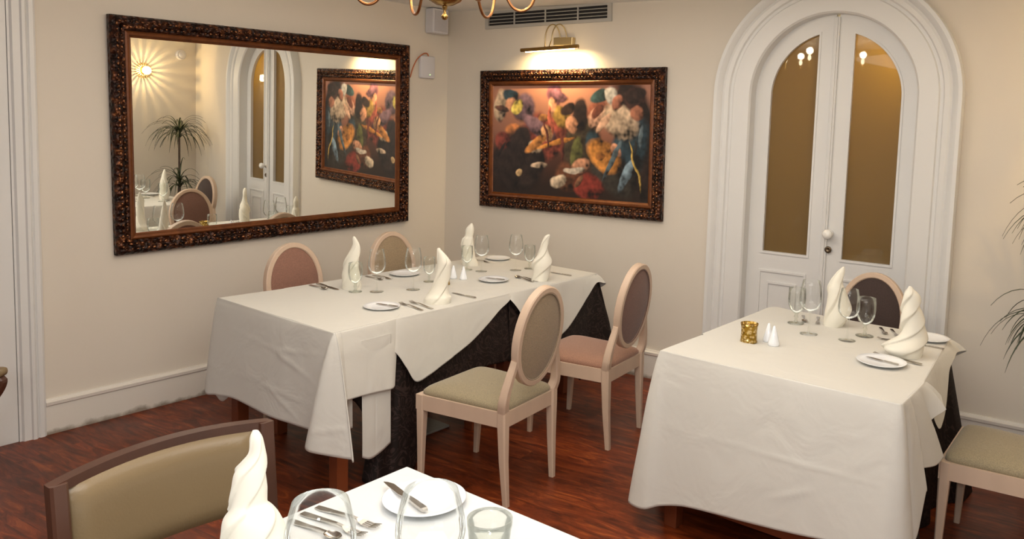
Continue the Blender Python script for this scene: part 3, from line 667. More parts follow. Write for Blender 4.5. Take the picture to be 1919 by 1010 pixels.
# ------------------------------------------------------------------ leather chairs
def leather_chair(label, loc, rz, group):
    """faces +x locally; back plane near x = -0.25"""
    t = empty('leather_chair', label, 'chair', loc, rz, group)
    hw = 0.262
    def bx(y, z): return -0.235 - (z - 0.45) * 0.10 - 0.050 * (1 - (y / hw) ** 2)
    n = 18
    for sy in (-1, 1):
        bm = B(); sweep_rect(bm, [(-0.29, sy * 0.235, 0), (-0.25, sy * 0.24, 0.42), (bx(sy * hw, 0.6) - 0.0, sy * (hw - 0.02), 0.6), (bx(hw, 0.885), sy * (hw - 0.018), 0.885)], 0.036, 0.042, nrm=(1, 0, 0.1)); finish('rear_leg', bm, darkwood_m, t)
        bm = B(); sweep_rect(bm, [(0.22, sy * 0.225, 0), (0.22, sy * 0.23, 0.42)], [0.028, 0.042], [0.028, 0.042], nrm=(1, 0, 0)); finish('front_leg', bm, darkwood_m, t)
    bm = B(); secs = []
    for i in range(n + 1):
        y = -hw + 2 * hw * i / n; z1 = 0.885 + 0.012 * (1 - (y / hw) ** 2); 
        xx = bx(y, 0.885); secs.append([(xx - .014, y, z1 - .022), (xx + .017, y, z1 - .022), (xx + .017, y, z1), (xx - .014, y, z1)])
    rects(bm, secs); finish('top_rail', bm, darkwood_m, t)
    bm = B(); m = 10; G = []
    hy = hw - 0.038
    for f in (0, 1):
        L = []
        for j in range(m + 1):
            z = 0.660 + (0.872 - 0.660) * j / m; row = []
            for i in range(n + 1):
                y = -hy + 2 * hy * i / n
                e = min(1, (1 - abs(y / hy)) * 9) ** 0.5 * min(1, min(j, m - j) / m * 6) ** 0.5
                x = bx(y, z) + (0.010 + 0.024 * e if f else -0.016)
                row.append(bm.verts.new((x, y, z + 0.010 * (1 - (y / hy) ** 2) * (j / m))))
            L.append(row)
        G.append(L)
    for L in G:
        for j in range(m):
            for i in range(n): bm.faces.new((L[j][i], L[j][i + 1], L[j + 1][i + 1], L[j + 1][i]))
    for j in range(m):
        for i in (0, n): bm.faces.new((G[0][j][i], G[1][j][i], G[1][j + 1][i], G[0][j + 1][i]))
    for i in range(n):
        for j in (0, m): bm.faces.new((G[0][j][i], G[1][j][i], G[1][j][i + 1], G[0][j][i + 1]))
    q = finish('back_pad', bm, leather_m, t, smooth=True, angle=0.9); q['label'] = 'khaki leather back pad'
    bm = B(); box(bm, (-0.01, 0, 0.40), (0.48, 0.48, 0.06), 0.006); finish('seat_rail', bm, darkwood_m, t)
    bm = B(); box(bm, (-0.005, 0, 0.455), (0.47, 0.48, 0.055), 0.022); finish('seat', bm, leather_m, t, smooth=True, angle=0.8)
    return t
LG = 'khaki leather chairs'
lc = leather_chair('khaki leather chair with dark wooden frame in the left foreground', (2.985, -3.452, 0), 0.0, LG)
# an armchair standing almost wholly outside the left edge: only the tip of its arm rest shows
lc2 = leather_chair('olive arm rest tip of a chair just inside the left edge of the picture', (1.053, -3.659, 0), 0.64, LG)
for sy in (-1, 1):
    bm = B(); sweep_rect(bm, catmull([(-0.27, sy * 0.27, 0.66), (0.0, sy * 0.27, 0.665), (0.22, sy * 0.27, 0.66), (0.255, sy * 0.27, 0.645), (0.20, sy * 0.27, 0.56), (0.08, sy * 0.27, 0.45), (0.03, sy * 0.25, 0.40)], 6), 0.03, 0.035, nrm=(0, 1, 0)); ar = finish('arm', bm, darkwood_m, lc2)
    bm = B(); box(bm, (0.05, sy * 0.27, 0.688), (0.44, 0.055, 0.034), 0.014); finish('arm_pad', bm, leather_m, ar, smooth=True, angle=0.8)

# ------------------------------------------------------------------ tables
def table(label, x0, x1, y0, y1, group=None, inset=0.05, stretch=False, legm=table_m, top=0.745):
    cx, cy = (x0 + x1) / 2, (y0 + y1) / 2; W_, D_ = x1 - x0, y1 - y0
    t = empty('dining_table', label, 'table', (cx, cy, 0), 0, group)
    bm = B(); box(bm, (0, 0, top - 0.0135), (W_ - 0.008, D_ - 0.008, 0.025), 0.003); finish('tabletop', bm, legm, t)
    bm = B()
    for sy in (-1, 1): box(bm, (0, sy * (D_ / 2 - inset), top - 0.065), (W_ - 2 * inset, 0.022, 0.075))
    for sx in (-1, 1): box(bm, (sx * (W_ / 2 - inset), 0, top - 0.065), (0.022, D_ - 2 * inset, 0.075))
    finish('apron', bm, legm, t)
    for sx in (-1, 1):
        for sy in (-1, 1):
            bm = B(); box(bm, (sx * (W_ / 2 - inset), sy * (D_ / 2 - inset), (top - 0.027) / 2), (0.06, 0.06, top - 0.027), 0.003); finish('leg', bm, legm, t)
    if stretch:
        bm = B()
        for sy in (-1, 1): box(bm, (0, sy * (D_ / 2 - inset), 0.135), (W_ - 2 * inset, 0.03, 0.05), 0.003)
        for sx in (-1, 1): box(bm, (sx * (W_ / 2 - inset), 0, 0.135), (0.03, D_ - 2 * inset, 0.05), 0.003)
        finish('stretcher', bm, legm, t)
    return t
TG = 'tables pushed together along the mirror wall'
table('wooden table with bare brown legs at the near end of the long row', 0.79, 1.715, -2.255, -1.915, TG, 0.06)
table('middle table of the long row under the dark patterned cloth', 0.80, 1.685, -1.87, -1.14, TG, 0.12)
table('far table of the long row, by the room corner', 0.80, 1.68, -1.13, -0.335, TG, 0.12)
table('right table section with wooden legs under the near white cloth', 2.915, 3.86, -1.515, -1.20, 'tables at the right', 0.05, True)
table('right table section nearest the arched door, under the dark skirt', 2.90, 3.765, -1.165, -0.41, 'tables at the right', 0.10)
table('square table with white cloth in the foreground', 2.985, 3.93, -3.93, -2.965, None, 0.06)

def skirt(label, x0, x1, y0, y1, ztop, flare=0.05, group='dark patterned table skirts', seed=1):
    rnd = random.Random(seed); bm = B(); peri = []
    def seg(a, b, n): return [(a[0] + (b[0] - a[0]) * i / n, a[1] + (b[1] - a[1]) * i / n) for i in range(n)]
    C4 = [(x0, y0), (x1, y0), (x1, y1), (x0, y1)]
    for i in range(4): peri += seg(C4[i], C4[(i + 1) % 4], 40)
    cx, cy = (x0 + x1) / 2, (y0 + y1) / 2; n = len(peri); R = []
    for k in range(13):
        f = k / 12; z = ztop - (ztop - 0.004) * f; row = []
        for i, (x, y) in enumerate(peri):
            q = i % 40; corner = math.exp(-(min(q, 40 - q) / 3.0) ** 2)
            fold = math.sin(i * 0.52 + 0.8 * math.sin(i * 0.13)) * 0.016 * f
            o = flare * f * (0.55 + 1.25 * corner) + fold * (1 - corner)
            nx = (1 if x > x1 - 1e-6 else -1 if x < x0 + 1e-6 else 0); ny = (1 if y > y1 - 1e-6 else -1 if y < y0 + 1e-6 else 0)
            row.append(bm.verts.new((x + nx * o, y + ny * o, z)))
        R.append(row)
    for A, Bq in zip(R, R[1:]):
        for i in range(n): bm.faces.new((A[i], A[(i + 1) % n], Bq[(i + 1) % n], Bq[i]))
    bm.faces.new(R[0])
    o = finish('table_skirt', bm, damask_m, smooth=True, angle=1.2); tag(o, label, 'tablecloth', group); return o
skirt('dark patterned floor length skirt under the right table', 2.895, 3.772, -1.150, -0.400, 0.7475, 0.075, seed=3)
bm = B(); box(bm, (1.285, -1.48, 0.0075), (0.36, 0.30, 0.013), 0.003); o = finish('floor_plate', bm, stain_m); tag(o, 'pale square metal plate on the floor under the long table', 'plate')

def cloth(name, label, cat, cols, top_extra=None, z=0.752, mat=None, rows=42, sub=9, parent=None, group=None, cap=True, seed=0, wr=0.006, ease=0.75, creases=()):
    """cols: (topx, topy, hemx, hemy, hemz); one column every step along the rim"""
    mat = mat or cloth_m
    P = catmull(cols, sub); bm = B(); G = []; nc = len(P)
    cx = sum(p[0] for p in P) / len(P); cy = sum(p[1] for p in P) / len(P)
    for i, (tx, ty, hx, hy, hz) in enumerate(P):
        dv = Vector((cx - tx, cy - ty, 0)); dv.normalize(); s_ = i / sub
        col = [Vector((tx, ty, z)) + dv * 0.006, Vector((tx, ty, z - 0.0012)) + dv * 0.0015, Vector((tx, ty, z - 0.005))]
        for k in range(1, rows + 1):
            f = k / rows; e = f ** ease; zz = (z - 0.006) + (hz - (z - 0.006)) * f
            p = Vector((tx + (hx - tx) * e, ty + (hy - ty) * e, zz))
            q = Vector((p.x * 5 + seed, p.y * 5, p.z * 1.6)); d = noise.noise(q) * wr + noise.noise(q * 3.1) * wr * 0.30
            for (c0, z0, c1, z1, h_, w_) in creases:   # pressed folds: ridge along a line in (column, height)
                if c0 <= s_ <= c1:
                    zl = z0 + (z1 - z0) * (s_ - c0) / (c1 - c0); d += h_ * math.exp(-abs(zz - zl) / w_) * min(1, (s_ - c0) * 3, (c1 - s_) * 3)
            p -= dv * d * min(1, 3 * f); col.append(p)
        G.append([bm.verts.new(p) for p in col])
    for A, Bq in zip(G, G[1:]):
        for k in range(len(A) - 1): bm.faces.new((A[k], Bq[k], Bq[k + 1], A[k + 1]))
    if cap:
        rim = [bm.verts.new(c[0].co) for c in G]
        if top_extra: rim += [bm.verts.new((x, y, z)) for x, y in top_extra]
        clean = []
        for v_ in rim:
            if not clean or (v_.co - clean[-1].co).length > 0.0008: clean.append(v_)
            else: bm.verts.remove(v_)
        if (clean[0].co - clean[-1].co).length < 0.0008: bm.verts.remove(clean.pop())
        f = bm.faces.new(clean); 
        g = bmesh.ops.triangulate(bm, faces=[f])
    o = finish(name, bm, mat, parent, smooth=True)
    for p in o.data.polygons:
        if abs(p.normal.z) > 0.999: p.use_smooth = False
    md = o.modifiers.new('thick', 'SOLIDIFY'); md.thickness = 0.0014; md.offset = 1
    if not parent: tag(o, label, cat, group)
    return o
TCG = 'cream tablecloths on the long row'
# near-end cloth: columns run from the wall side, round the near edge, to the right side
A_cols = [(0.80, -1.90, 0.745, -1.90, 0.40), (0.785, -2.05, 0.70, -2.06, 0.43), (0.774, -2.20, 0.665, -2.17, 0.45), (0.770, -2.255, 0.70, -2.27, 0.36), (0.772, -2.262, 0.755, -2.325, 0.285),
          (0.86, -2.264, 0.86, -2.325, 0.295), (1.00, -2.267, 1.00, -2.318, 0.31), (1.15, -2.270, 1.15, -2.320, 0.306), (1.30, -2.272, 1.30, -2.325, 0.302), (1.45, -2.274, 1.45, -2.322, 0.306), (1.60, -2.276, 1.60, -2.320, 0.314),
          (1.695, -2.277, 1.672, -2.330, 0.325), (1.718, -2.277, 1.668, -2.372, 0.285), (1.724, -2.276, 1.715, -2.395, 0.268), (1.727, -2.272, 1.80, -2.340, 0.252), (1.728, -2.268, 1.872, -2.289, 0.242), (1.728, -2.268, 1.872, -2.289, 0.242), (1.728, -2.262, 1.805, -2.262, 0.38), (1.727, -2.24, 1.762, -2.232, 0.459), (1.727, -2.235, 1.760, -2.222, 0.459),
          (1.724, -2.15, 1.758, -2.14, 0.457), (1.720, -2.05, 1.758, -2.06, 0.452), (1.714, -1.95, 1.756, -1.985, 0.446), (1.700, -1.895, 1.742, -1.955, 0.45)]
ca = cloth('tablecloth', 'cream tablecloth with hanging corner over the near end of the long row', 'tablecloth', A_cols, [(1.66, -1.86), (0.85, -1.905)], 0.7575, group=TCG, seed=1, creases=[(4.2, 0.655, 8.6, 0.60, 0.0055, 0.007), (8.2, 0.61, 10.8, 0.66, 0.005, 0.006), (8.2, 0.60, 10.8, 0.50, 0.006, 0.007), (4.5, 0.44, 10.5, 0.42, 0.004, 0.006), (7.6, 0.46, 9.6, 0.33, 0.005, 0.008), (12.2, 0.34, 15.0, 0.37, 0.005, 0.006)])
DG = 'dark patterned under cloths on the long row'
KB_raw = [(0.80, -1.14, 0.76, -1.14, 0.40), (0.80, -1.80, 0.75, -1.80, 0.38), (0.80, -1.885, 0.76, -1.93, 0.20), (1.00, -1.888, 1.00, -1.93, 0.32), (1.40, -1.888, 1.40, -1.94, 0.30), (1.60, -1.888, 1.59, -1.97, 0.20), (1.675, -1.888, 1.63, -2.03, 0.06), (1.690, -1.888, 1.665, -2.07, 0.010), (1.698, -1.885, 1.72, -2.04, 0.006), (1.703, -1.880, 1.725, -1.97, 0.008), (1.706, -1.873, 1.745, -1.93, 0.008), (1.706, -1.86, 1.748, -1.85, 0.010), (1.706, -1.845, 1.735, -1.80, 0.06), (1.706, -1.80, 1.735, -1.765, 0.20), (1.706, -1.72, 1.732, -1.70, 0.34), (1.706, -1.60, 1.73, -1.60, 0.39), (1.706, -1.40, 1.728, -1.40, 0.40), (1.706, -1.14, 1.728, -1.14, 0.39)]
KB = [(a - 0.016 if a > 1.66 else a, b + (0.012 if b < -1.84 else 0), c_, d_, e_) for a, b, c_, d_, e_ in KB_raw]
cloth('tablecloth', 'dark patterned cloth hanging to the floor at the middle table corner', 'tablecloth', KB, None, 0.7490, mat=damask_m, group=DG, seed=21, wr=0.014)
KC_raw = [(0.80, -1.12, 0.76, -1.12, 0.40), (1.20, -1.125, 1.20, -1.13, 0.40), (1.66, -1.128, 1.66, -1.13, 0.38), (1.704, -1.12, 1.725, -1.12, 0.38), (1.704, -0.95, 1.728, -0.95, 0.38), (1.704, -0.75, 1.730, -0.75, 0.38), (1.704, -0.62, 1.732, -0.63, 0.32), (1.704, -0.55, 1.74, -0.52, 0.13), (1.704, -0.48, 1.735, -0.44, 0.26), (1.702, -0.38, 1.745, -0.35, 0.30), (1.698, -0.325, 1.78, -0.23, 0.28), (1.685, -0.318, 1.70, -0.25, 0.33), (1.30, -0.318, 1.30, -0.27, 0.38), (0.80, -0.318, 0.78, -0.28, 0.36), (0.80, -0.7, 0.76, -0.7, 0.40)]
KC = [(a - 0.016 if a > 1.66 else a, b - (0.012 if b > -0.34 else 0), c_, d_, e_) for a, b, c_, d_, e_ in KC_raw]
cloth('tablecloth', 'dark patterned cloth showing under the far end of the long row', 'tablecloth', KC, None, 0.7490, mat=damask_m, group=DG, seed=22, wr=0.014)
cloth('hanging_fold', '', '', [(1.735, -2.14, 1.742, -2.137, 0.165), (1.735, -2.10, 1.752, -2.10, 0.150), (1.733, -2.03, 1.750, -2.04, 0.160), (1.730, -1.97, 1.742, -1.972, 0.185)], z=0.70, parent=ca, cap=False, seed=4)
cloth('hanging_fold', '', '', [(0.76, -2.235, 0.71, -2.25, 0.250), (0.80, -2.235, 0.778, -2.25, 0.225), (0.85, -2.235, 0.85, -2.25, 0.270)], z=0.70, parent=ca, cap=False, seed=6)
cloth('hanging_fold', '', '', [(1.70, -2.235, 1.70, -2.235, 0.36), (1.70, -2.20, 1.705, -2.20, 0.31), (1.70, -2.16, 1.705, -2.16, 0.30)], z=0.70, parent=ca, cap=False, seed=5)
B_cols = [(0.775, -1.14, 0.735, -1.14, 0.52), (0.775, -1.40, 0.735, -1.40, 0.40), (0.775, -1.70, 0.735, -1.70, 0.45), (0.775, -1.90, 0.74, -1.90, 0.58)]
B_r = [(1.690, -1.965, 1.715, -1.990, 0.645), (1.705, -1.93, 1.735, -1.935, 0.595), (1.712, -1.89, 1.742, -1.885, 0.520), (1.714, -1.82, 1.745, -1.828, 0.440), (1.714, -1.74, 1.745, -1.745, 0.452), (1.714, -1.66, 1.742, -1.66, 0.480), (1.714, -1.55, 1.742, -1.55, 0.520), (1.714, -1.45, 1.74, -1.45, 0.560), (1.714, -1.34, 1.735, -1.34, 0.620), (1.714, -1.24, 1.730, -1.24, 0.682), (1.712, -1.17, 1.722, -1.165, 0.715), (1.706, -1.135, 1.712, -1.125, 0.735)]
cb = cloth('tablecloth', 'cream tablecloth over the middle of the long row, hanging to a point', 'tablecloth', B_r, [(0.79, -1.135), (0.79, -1.93)], 0.7545, group=TCG, seed=2)
cloth('wall_side_drop', '', '', B_cols, z=0.7535, parent=cb, cap=False)
C_r = [(1.700, -1.165, 1.716, -1.150, 0.735), (1.705, -1.14, 1.745, -1.10, 0.665), (1.705, -1.08, 1.745, -1.02, 0.56), (1.705, -0.95, 1.745, -0.90, 0.46), (1.705, -0.84, 1.745, -0.80, 0.425), (1.705, -0.74, 1.742, -0.72, 0.445), (1.703, -0.64, 1.738, -0.642, 0.478), (1.702, -0.54, 1.734, -0.54, 0.560), (1.702, -0.44, 1.730, -0.44, 0.645), (1.700, -0.36, 1.728, -0.365, 0.705), (1.694, -0.318, 1.735, -0.31, 0.700), (1.680, -0.308, 1.715, -0.26, 0.675),
       (1.50, -0.305, 1.50, -0.25, 0.55), (1.2, -0.305, 1.2, -0.25, 0.45), (0.9, -0.305, 0.9, -0.25, 0.5), (0.775, -0.307, 0.74, -0.27, 0.55), (0.775, -0.6, 0.74, -0.6, 0.45), (0.775, -1.12, 0.74, -1.12, 0.5)]
cloth('tablecloth', 'cream tablecloth over the far end of the long row near the corner', 'tablecloth', C_r, [(0.80, -1.16)], 0.7530, group=TCG, seed=3)
TDG = 'cream tablecloths at the right'
D_cols = [(2.905, -1.17, 2.84, -1.17, 0.30), (2.90, -1.35, 2.80, -1.37, 0.22), (2.898, -1.46, 2.76, -1.46, 0.14), (2.898, -1.515, 2.795, -1.56, 0.098), (2.900, -1.522, 2.835, -1.60, 0.096), (2.915, -1.524, 2.905, -1.612, 0.103), (2.96, -1.524, 2.965, -1.585, 0.125), (3.06, -1.524, 3.07, -1.580, 0.155), (3.20, -1.524, 3.20, -1.590, 0.175), (3.35, -1.522, 3.35, -1.592, 0.188), (3.50, -1.520, 3.50, -1.590, 0.203), (3.65, -1.518, 3.65, -1.590, 0.22), (3.78, -1.516, 3.79, -1.590, 0.235), (3.845, -1.515, 3.865, -1.590, 0.245),
          (3.866, -1.512, 3.925, -1.560, 0.235), (3.872, -1.506, 3.945, -1.500, 0.225), (3.874, -1.498, 3.925, -1.440, 0.245), (3.874, -1.485, 3.900, -1.440, 0.240), (3.874, -1.45, 3.935, -1.417, 0.253), (3.874, -1.42, 3.935, -1.334, 0.398), (3.874, -1.415, 3.935, -1.334, 0.40), (3.874, -1.40, 3.905, -1.36, 0.475), (3.873, -1.34, 3.935, -1.20, 0.452), (3.873, -1.33, 3.940, -1.124, 0.460), (3.873, -1.325, 3.938, -1.124, 0.465), (3.872, -1.27, 3.898, -1.22, 0.60), (3.870, -1.20, 3.940, -1.155, 0.655), (3.869, -1.195, 3.938, -1.15, 0.66), (3.864, -1.165, 3.910, -1.10, 0.69)]
cloth('tablecloth', 'cream tablecloth falling in folds over the near end of the right table', 'tablecloth', D_cols, [(3.80, -1.150), (2.95, -1.165)], 0.7575, group=TDG, seed=7, rows=60, wr=0.008, creases=[(5.5, 0.46, 12.8, 0.47, 0.0035, 0.006), (9.6, 0.30, 10.8, 0.40, 0.004, 0.008)])
def ex(y): return 3.862 + (3.778 - 3.862) * (y + 1.165) / (1.165 - 0.38)
E_cols = [(ex(y), y, ex(y) + 0.040 + o, y + 0.03, z_) for y, z_, o in ((-1.165, 0.60, 0), (-1.10, 0.55, .01), (-1.00, 0.53, .01), (-0.92, 0.555, .01), (-0.84, 0.62, .006), (-0.76, 0.68, 0), (-0.66, 0.70, 0), (-0.52, 0.708, 0), (-0.43, 0.70, 0.006))] + [
          (3.772, -0.392, 3.835, -0.345, 0.685), (3.60, -0.388, 3.6, -0.35, 0.55), (3.3, -0.385, 3.3, -0.35, 0.5), (3.0, -0.385, 3.0, -0.35, 0.5), (2.895, -0.39, 2.86, -0.36, 0.55), (2.888, -0.6, 2.85, -0.6, 0.45), (2.888, -1.15, 2.85, -1.15, 0.4)]
cloth('tablecloth', 'cream tablecloth on the right table end nearest the arched door', 'tablecloth', E_cols, [(2.93, -1.175), (3.80, -1.175)], 0.7535, group=TDG, seed=8)
F_cols = []
x0, x1, y0, y1 = 2.972, 3.945, -3.945, -2.950
for a, b in (((x0, y1), (x0, y0)), ((x0, y0), (x1, y0)), ((x1, y0), (x1, y1)), ((x1, y1), (x0, y1))):
    for k in range(5):
        f = (k + 0.0) / 5; x, y = a[0] + (b[0] - a[0]) * f, a[1] + (b[1] - a[1]) * f
        cx, cy = (x0 + x1) / 2, (y0 + y1) / 2; e = 0.09 if k == 0 else 0.03
        F_cols.append((x, y, x + math.copysign(e, x - cx) * (abs(x - cx) > .4), y + math.copysign(e, y - cy) * (abs(y - cy) > .4), 0.30 if k else 0.18))
F_cols.append(F_cols[0])
cloth('tablecloth', 'white tablecloth on the foreground table', 'tablecloth', F_cols, None, 0.752, mat=cloth2_m, seed=9, rows=16)

# ------------------------------------------------------------------ tableware
ZT = {'A': 0.7592, 'B': 0.7562, 'C': 0.7548, 'D': 0.7592, 'E': 0.7552, 'F': 0.7540}
def mesh_only(build, name, mat, smooth=True, angle=None):
    bm = B(); build(bm); o = finish(name, bm, mat, smooth=smooth, angle=angle); return o
def wine_glass(label, loc, group, s=1.0):
    t = empty('wine_glass', label, 'glass', loc, 0, group)
    bm = B(); lathe(bm, [(0.001, 0.098), (0.014, 0.100), (0.033, 0.110), (0.0435, 0.128), (0.0465, 0.150), (0.0445, 0.178), (0.040, 0.205), (0.0355, 0.228), (0.0350, 0.2285)], 36, capb=False); finish('bowl', bm, glass_m, t, smooth=True)
    bm = B(); lathe(bm, [(0.009, 0.003), (0.0045, 0.010), (0.0035, 0.05), (0.0036, 0.085), (0.007, 0.097), (0.012, 0.1)], 16); finish('stem', bm, glass_m, t, smooth=True)
    bm = B(); lathe(bm, [(0.036, 0.0005), (0.037, 0.002), (0.030, 0.0032), (0.010, 0.0045), (0.004, 0.009)], 36); finish('foot', bm, glass_m, t, smooth=True)
    t.scale = (s, s, s); return t
def goblet(label, loc, group, s=1.0):
    t = empty('water_goblet', label, 'glass', loc, 0, group)
    bm = B(); lathe(bm, [(0.001, 0.046), (0.012, 0.048), (0.026, 0.060), (0.034, 0.080), (0.0365, 0.105), (0.0355, 0.13), (0.034, 0.150), (0.0322, 0.1505)], 36, capb=False); finish('bowl', bm, goblet_m, t, smooth=True)
    bm = B(); lathe(bm, [(0.012, 0.004), (0.007, 0.012), (0.006, 0.022), (0.011, 0.028), (0.007, 0.034), (0.008, 0.042), (0.014, 0.047)], 18); finish('stem', bm, goblet_m, t, smooth=True)
    bm = B(); lathe(bm, [(0.033, 0.0005), (0.034, 0.003), (0.026, 0.0045), (0.011, 0.007)], 32); finish('foot', bm, goblet_m, t, smooth=True)
    t.scale = (s, s, s); return t
first = {}
def put(kind, build, label, loc, group, s=1.0, rz=0.0):
    if kind in first:
        o = dup(first[kind], loc=loc, rot=(0, 0, rz)); o['label'] = label; o['group'] = group
    else:
        o = build(label, loc, group); first[kind] = o; o.rotation_euler = (0, 0, rz)
    o.scale = (s, s, s); return o
WG = 'wine glasses on the long table'; GG = 'water goblets on the long table'
for lab, p, s in (('wine glass beside the goblet nearest the mirror on the long table', (1.191, -1.617, ZT['B']), 1.0), ('wine glass left of the middle napkin on the long table', (1.283, -1.446, ZT['B']), 1.0),
                  ('wine glass right of the far-left napkin near the corner', (1.160, -0.791, ZT['C']), 0.98), ('wine glass left of the far-right napkin on the long table', (1.281, -0.611, ZT['C']), 0.98)):
    put('wine', wine_glass, lab, p, WG, s)
for lab, p, s in (('thick goblet in front of the napkin nearest the mirror', (1.114, -1.696, ZT['B']), 1.04), ('thick goblet partly behind the middle napkin on the long table', (1.183, -1.239, ZT['B']), 0.95),
                  ('thick goblet in front of the far-left napkin near the corner', (1.063, -0.818, ZT['C']), 1.0), ('thick goblet touching the far-right napkin on the long table', (1.305, -0.506, ZT['C']), 1.0)):
    put('goblet', goblet, lab, p, GG, s)
put('wine', wine_glass, 'wine glass left of the upright napkin on the right table', (3.26, -0.804, ZT['E']), 'wine glasses on the right table', 1.1)
put('wine', wine_glass, 'wine glass between the two napkins on the right table', (3.433, -0.788, ZT['E']), 'wine glasses on the right table', 1.03)
put('goblet', goblet, 'thick goblet standing leftmost on the right table', (3.135, -0.652, ZT['E']), 'water goblets on the right table', 1.16)
put('goblet', goblet, 'thick goblet in front of the dark brown chair back', (3.469, -0.654, ZT['E']), 'water goblets on the right table', 1.2)
put('wine', wine_glass, 'large wine glass in front of the foreground plate', (3.500, -3.352, ZT['F']), 'wine glasses on the foreground table', 1.0).scale = (1.43, 1.43, 1.05)
put('wine', wine_glass, 'large wine glass beside the foreground napkin', (3.385, -3.515, ZT['F']), 'wine glasses on the foreground table', 1.0).scale = (1.40, 1.40, 1.06)
# ribbed tumbler
tm = empty('tumbler', 'ribbed water tumbler at the bottom edge of the picture', 'glass', (3.473, -3.158, ZT['F']))
bm = B(); lathe(bm, [(0.034, 0.001), (0.036, 0.004)] + [(0.037 + 0.008 * k / 14 + (0.0012 if k % 2 else 0), 0.006 + 0.0045 * k) for k in range(15)] + [(0.048, 0.085), (0.0485, 0.100), (0.0465, 0.100), (0.0455, 0.085), (0.038, 0.012), (0.001, 0.010)], 40); finish('body', bm, goblet_m, tm, smooth=True)

# napkins: rolled cloth drawn up to a leaning point, with spiral pleats
def napkin(label, loc, h, prof, group, rz=0.637, twist=0.8, pleats=3, amp=0.16, seed=0, flat=0.72):
    """prof: (height fraction, left offset, right offset) seen from the front"""
    n, m = 120, 64; bm = B(); R = []
    pr = sorted(prof); pr = catmull([tuple(map(float, p)) for p in pr], 8)
    def at(t):
        for a, b in zip(pr, pr[1:]):
            if a[0] <= t <= b[0]:
                f = (t - a[0]) / max(1e-6, b[0] - a[0]); return a[1] + (b[1] - a[1]) * f, a[2] + (b[2] - a[2]) * f
        return pr[-1][1], pr[-1][2]
    for k in range(m + 1):
        t = k / m; l_, r_ = at(t); row = []; c = (l_ + r_) / 2; w2 = max(0.003, (r_ - l_) / 2)
        A_ = amp * min(1, 0.35 + t * 2.2) * min(1, (1 - t) * 6 + 0.2)
        for i in range(n):
            a = 2 * PI * i / n; ph = (a / (2 * PI) * pleats - t * twist * pleats + seed * 0.37) % 1.0
            saw = ph if ph < 0.90 else (1 - (ph - 0.90) / 0.10) * 0.90
            r = w2 * (1 - A_ + A_ * 1.12 * saw ** 0.8)
            dep = flat * (1 + 0.5 * max(0, 0.3 - t))
            row.append(bm.verts.new((c + r * math.cos(a), r * math.sin(a) * dep, h * t)))
        R.append(row)
    for A, Bq in zip(R, R[1:]):
        for i in range(n): bm.faces.new((A[i], A[(i + 1) % n], Bq[(i + 1) % n], Bq[i]))
    bm.faces.new(R[-1]); bm.faces.new(R[0][::-1])
    o = finish('folded_napkin', bm, napkin_m, smooth=True, angle=1.1); o.location = loc; o.rotation_euler = (0, 0, rz)
    return tag(o, label, 'napkin', group)
def tail(label_parent, pts, lift=0.05):
    """thin cloth corner trailing from the napkin foot: pts = outline (x, y, z) fan"""
    bm = B(); V = [bm.verts.new(p) for p in pts]; bm.faces.new(V)
    o = finish('loose_corner', bm, napkin_m, label_parent); md = o.modifiers.new('t', 'SOLIDIFY'); md.thickness = 0.004; return o
NG = 'folded ivory napkins on the long table'
P1 = [(0, -.048, .060), (.14, -.046, .060), (.28, -.052, .050), (.42, -.044, .044), (.56, -.032, .048), (.70, -.012, .051), (.84, .006, .048), (.96, .008, .030), (1, .012, .020)]
P2 = [(0, -.078, .058), (.10, -.076, .066), (.18, -.055, .055), (.33, -.034, .053), (.48, -.023, .058), (.64, -.015, .062), (.75, -.013, .062), (.87, -.013, .038), (.97, -.013, .009), (1, -.009, .003)]
P3 = [(0, -.040, .070), (.10, -.046, .060), (.2, -.048, .043), (.44, -.053, .036), (.62, -.046, .032), (.70, -.028, .028), (.85, -.025, .031), (.95, -.005, .026), (1, .010, .019)]
P4 = [(0, -.058, .042), (.15, -.052, .054), (.33, -.059, .068), (.45, -.049, .064), (.58, -.025, .048), (.70, -.011, .040), (.82, -.004, .042), (.95, .013, .049), (1, .034, .046)]
P5 = [(0, -.047, .045), (.12, -.047, .070), (.28, -.046, .085), (.42, -.043, .072), (.62, -.042, .050), (.72, -.033, .037), (.82, -.019, .038), (.92, .003, .040), (1, .027, .037)]
P6 = [(0, -.085, .050), (.07, -.112, .056), (.13, -.117, .064), (.22, -.084, .071), (.30, -.055, .073), (.42, -.047, .066), (.55, -.052, .054), (.63, -.052, .047), (.72, -.049, .036), (.80, -.047, .034), (.88, -.045, .027), (.95, -.030, .004), (1, -.021, -.013)]
P7 = [(0, -.072, .085), (.18, -.072, .065), (.28, -.073, .060), (.39, -.073, .050), (.46, -.060, .036), (.50, -.057, .020), (.60, -.053, .021), (.71, -.049, .020), (.78, -.032, .020), (.85, -.017, .018), (.95, -.015, .012), (1, -.009, .003)]
napkin('ivory napkin peak nearest the mirror on the long table', (1.032, -1.664, ZT['B']), 0.285, P1, NG, twist=0.7, seed=1, amp=0.22)
napkin('ivory napkin peak in the middle of the long table by the shakers', (1.605, -1.560, ZT['B']), 0.28, P2, NG, twist=0.6, seed=2.2, amp=0.24)
napkin('ivory napkin peak furthest back beside the room corner', (0.953, -0.694, ZT['C']), 0.27, P3, NG, twist=0.5, seed=0.4, amp=0.20)
napkin('ivory napkin peak at the far right end of the long table', (1.595, -0.741, ZT['C']), 0.275, P4, NG, twist=0.9, seed=3.1, amp=0.26)
NG2 = 'folded ivory napkins on the right table'
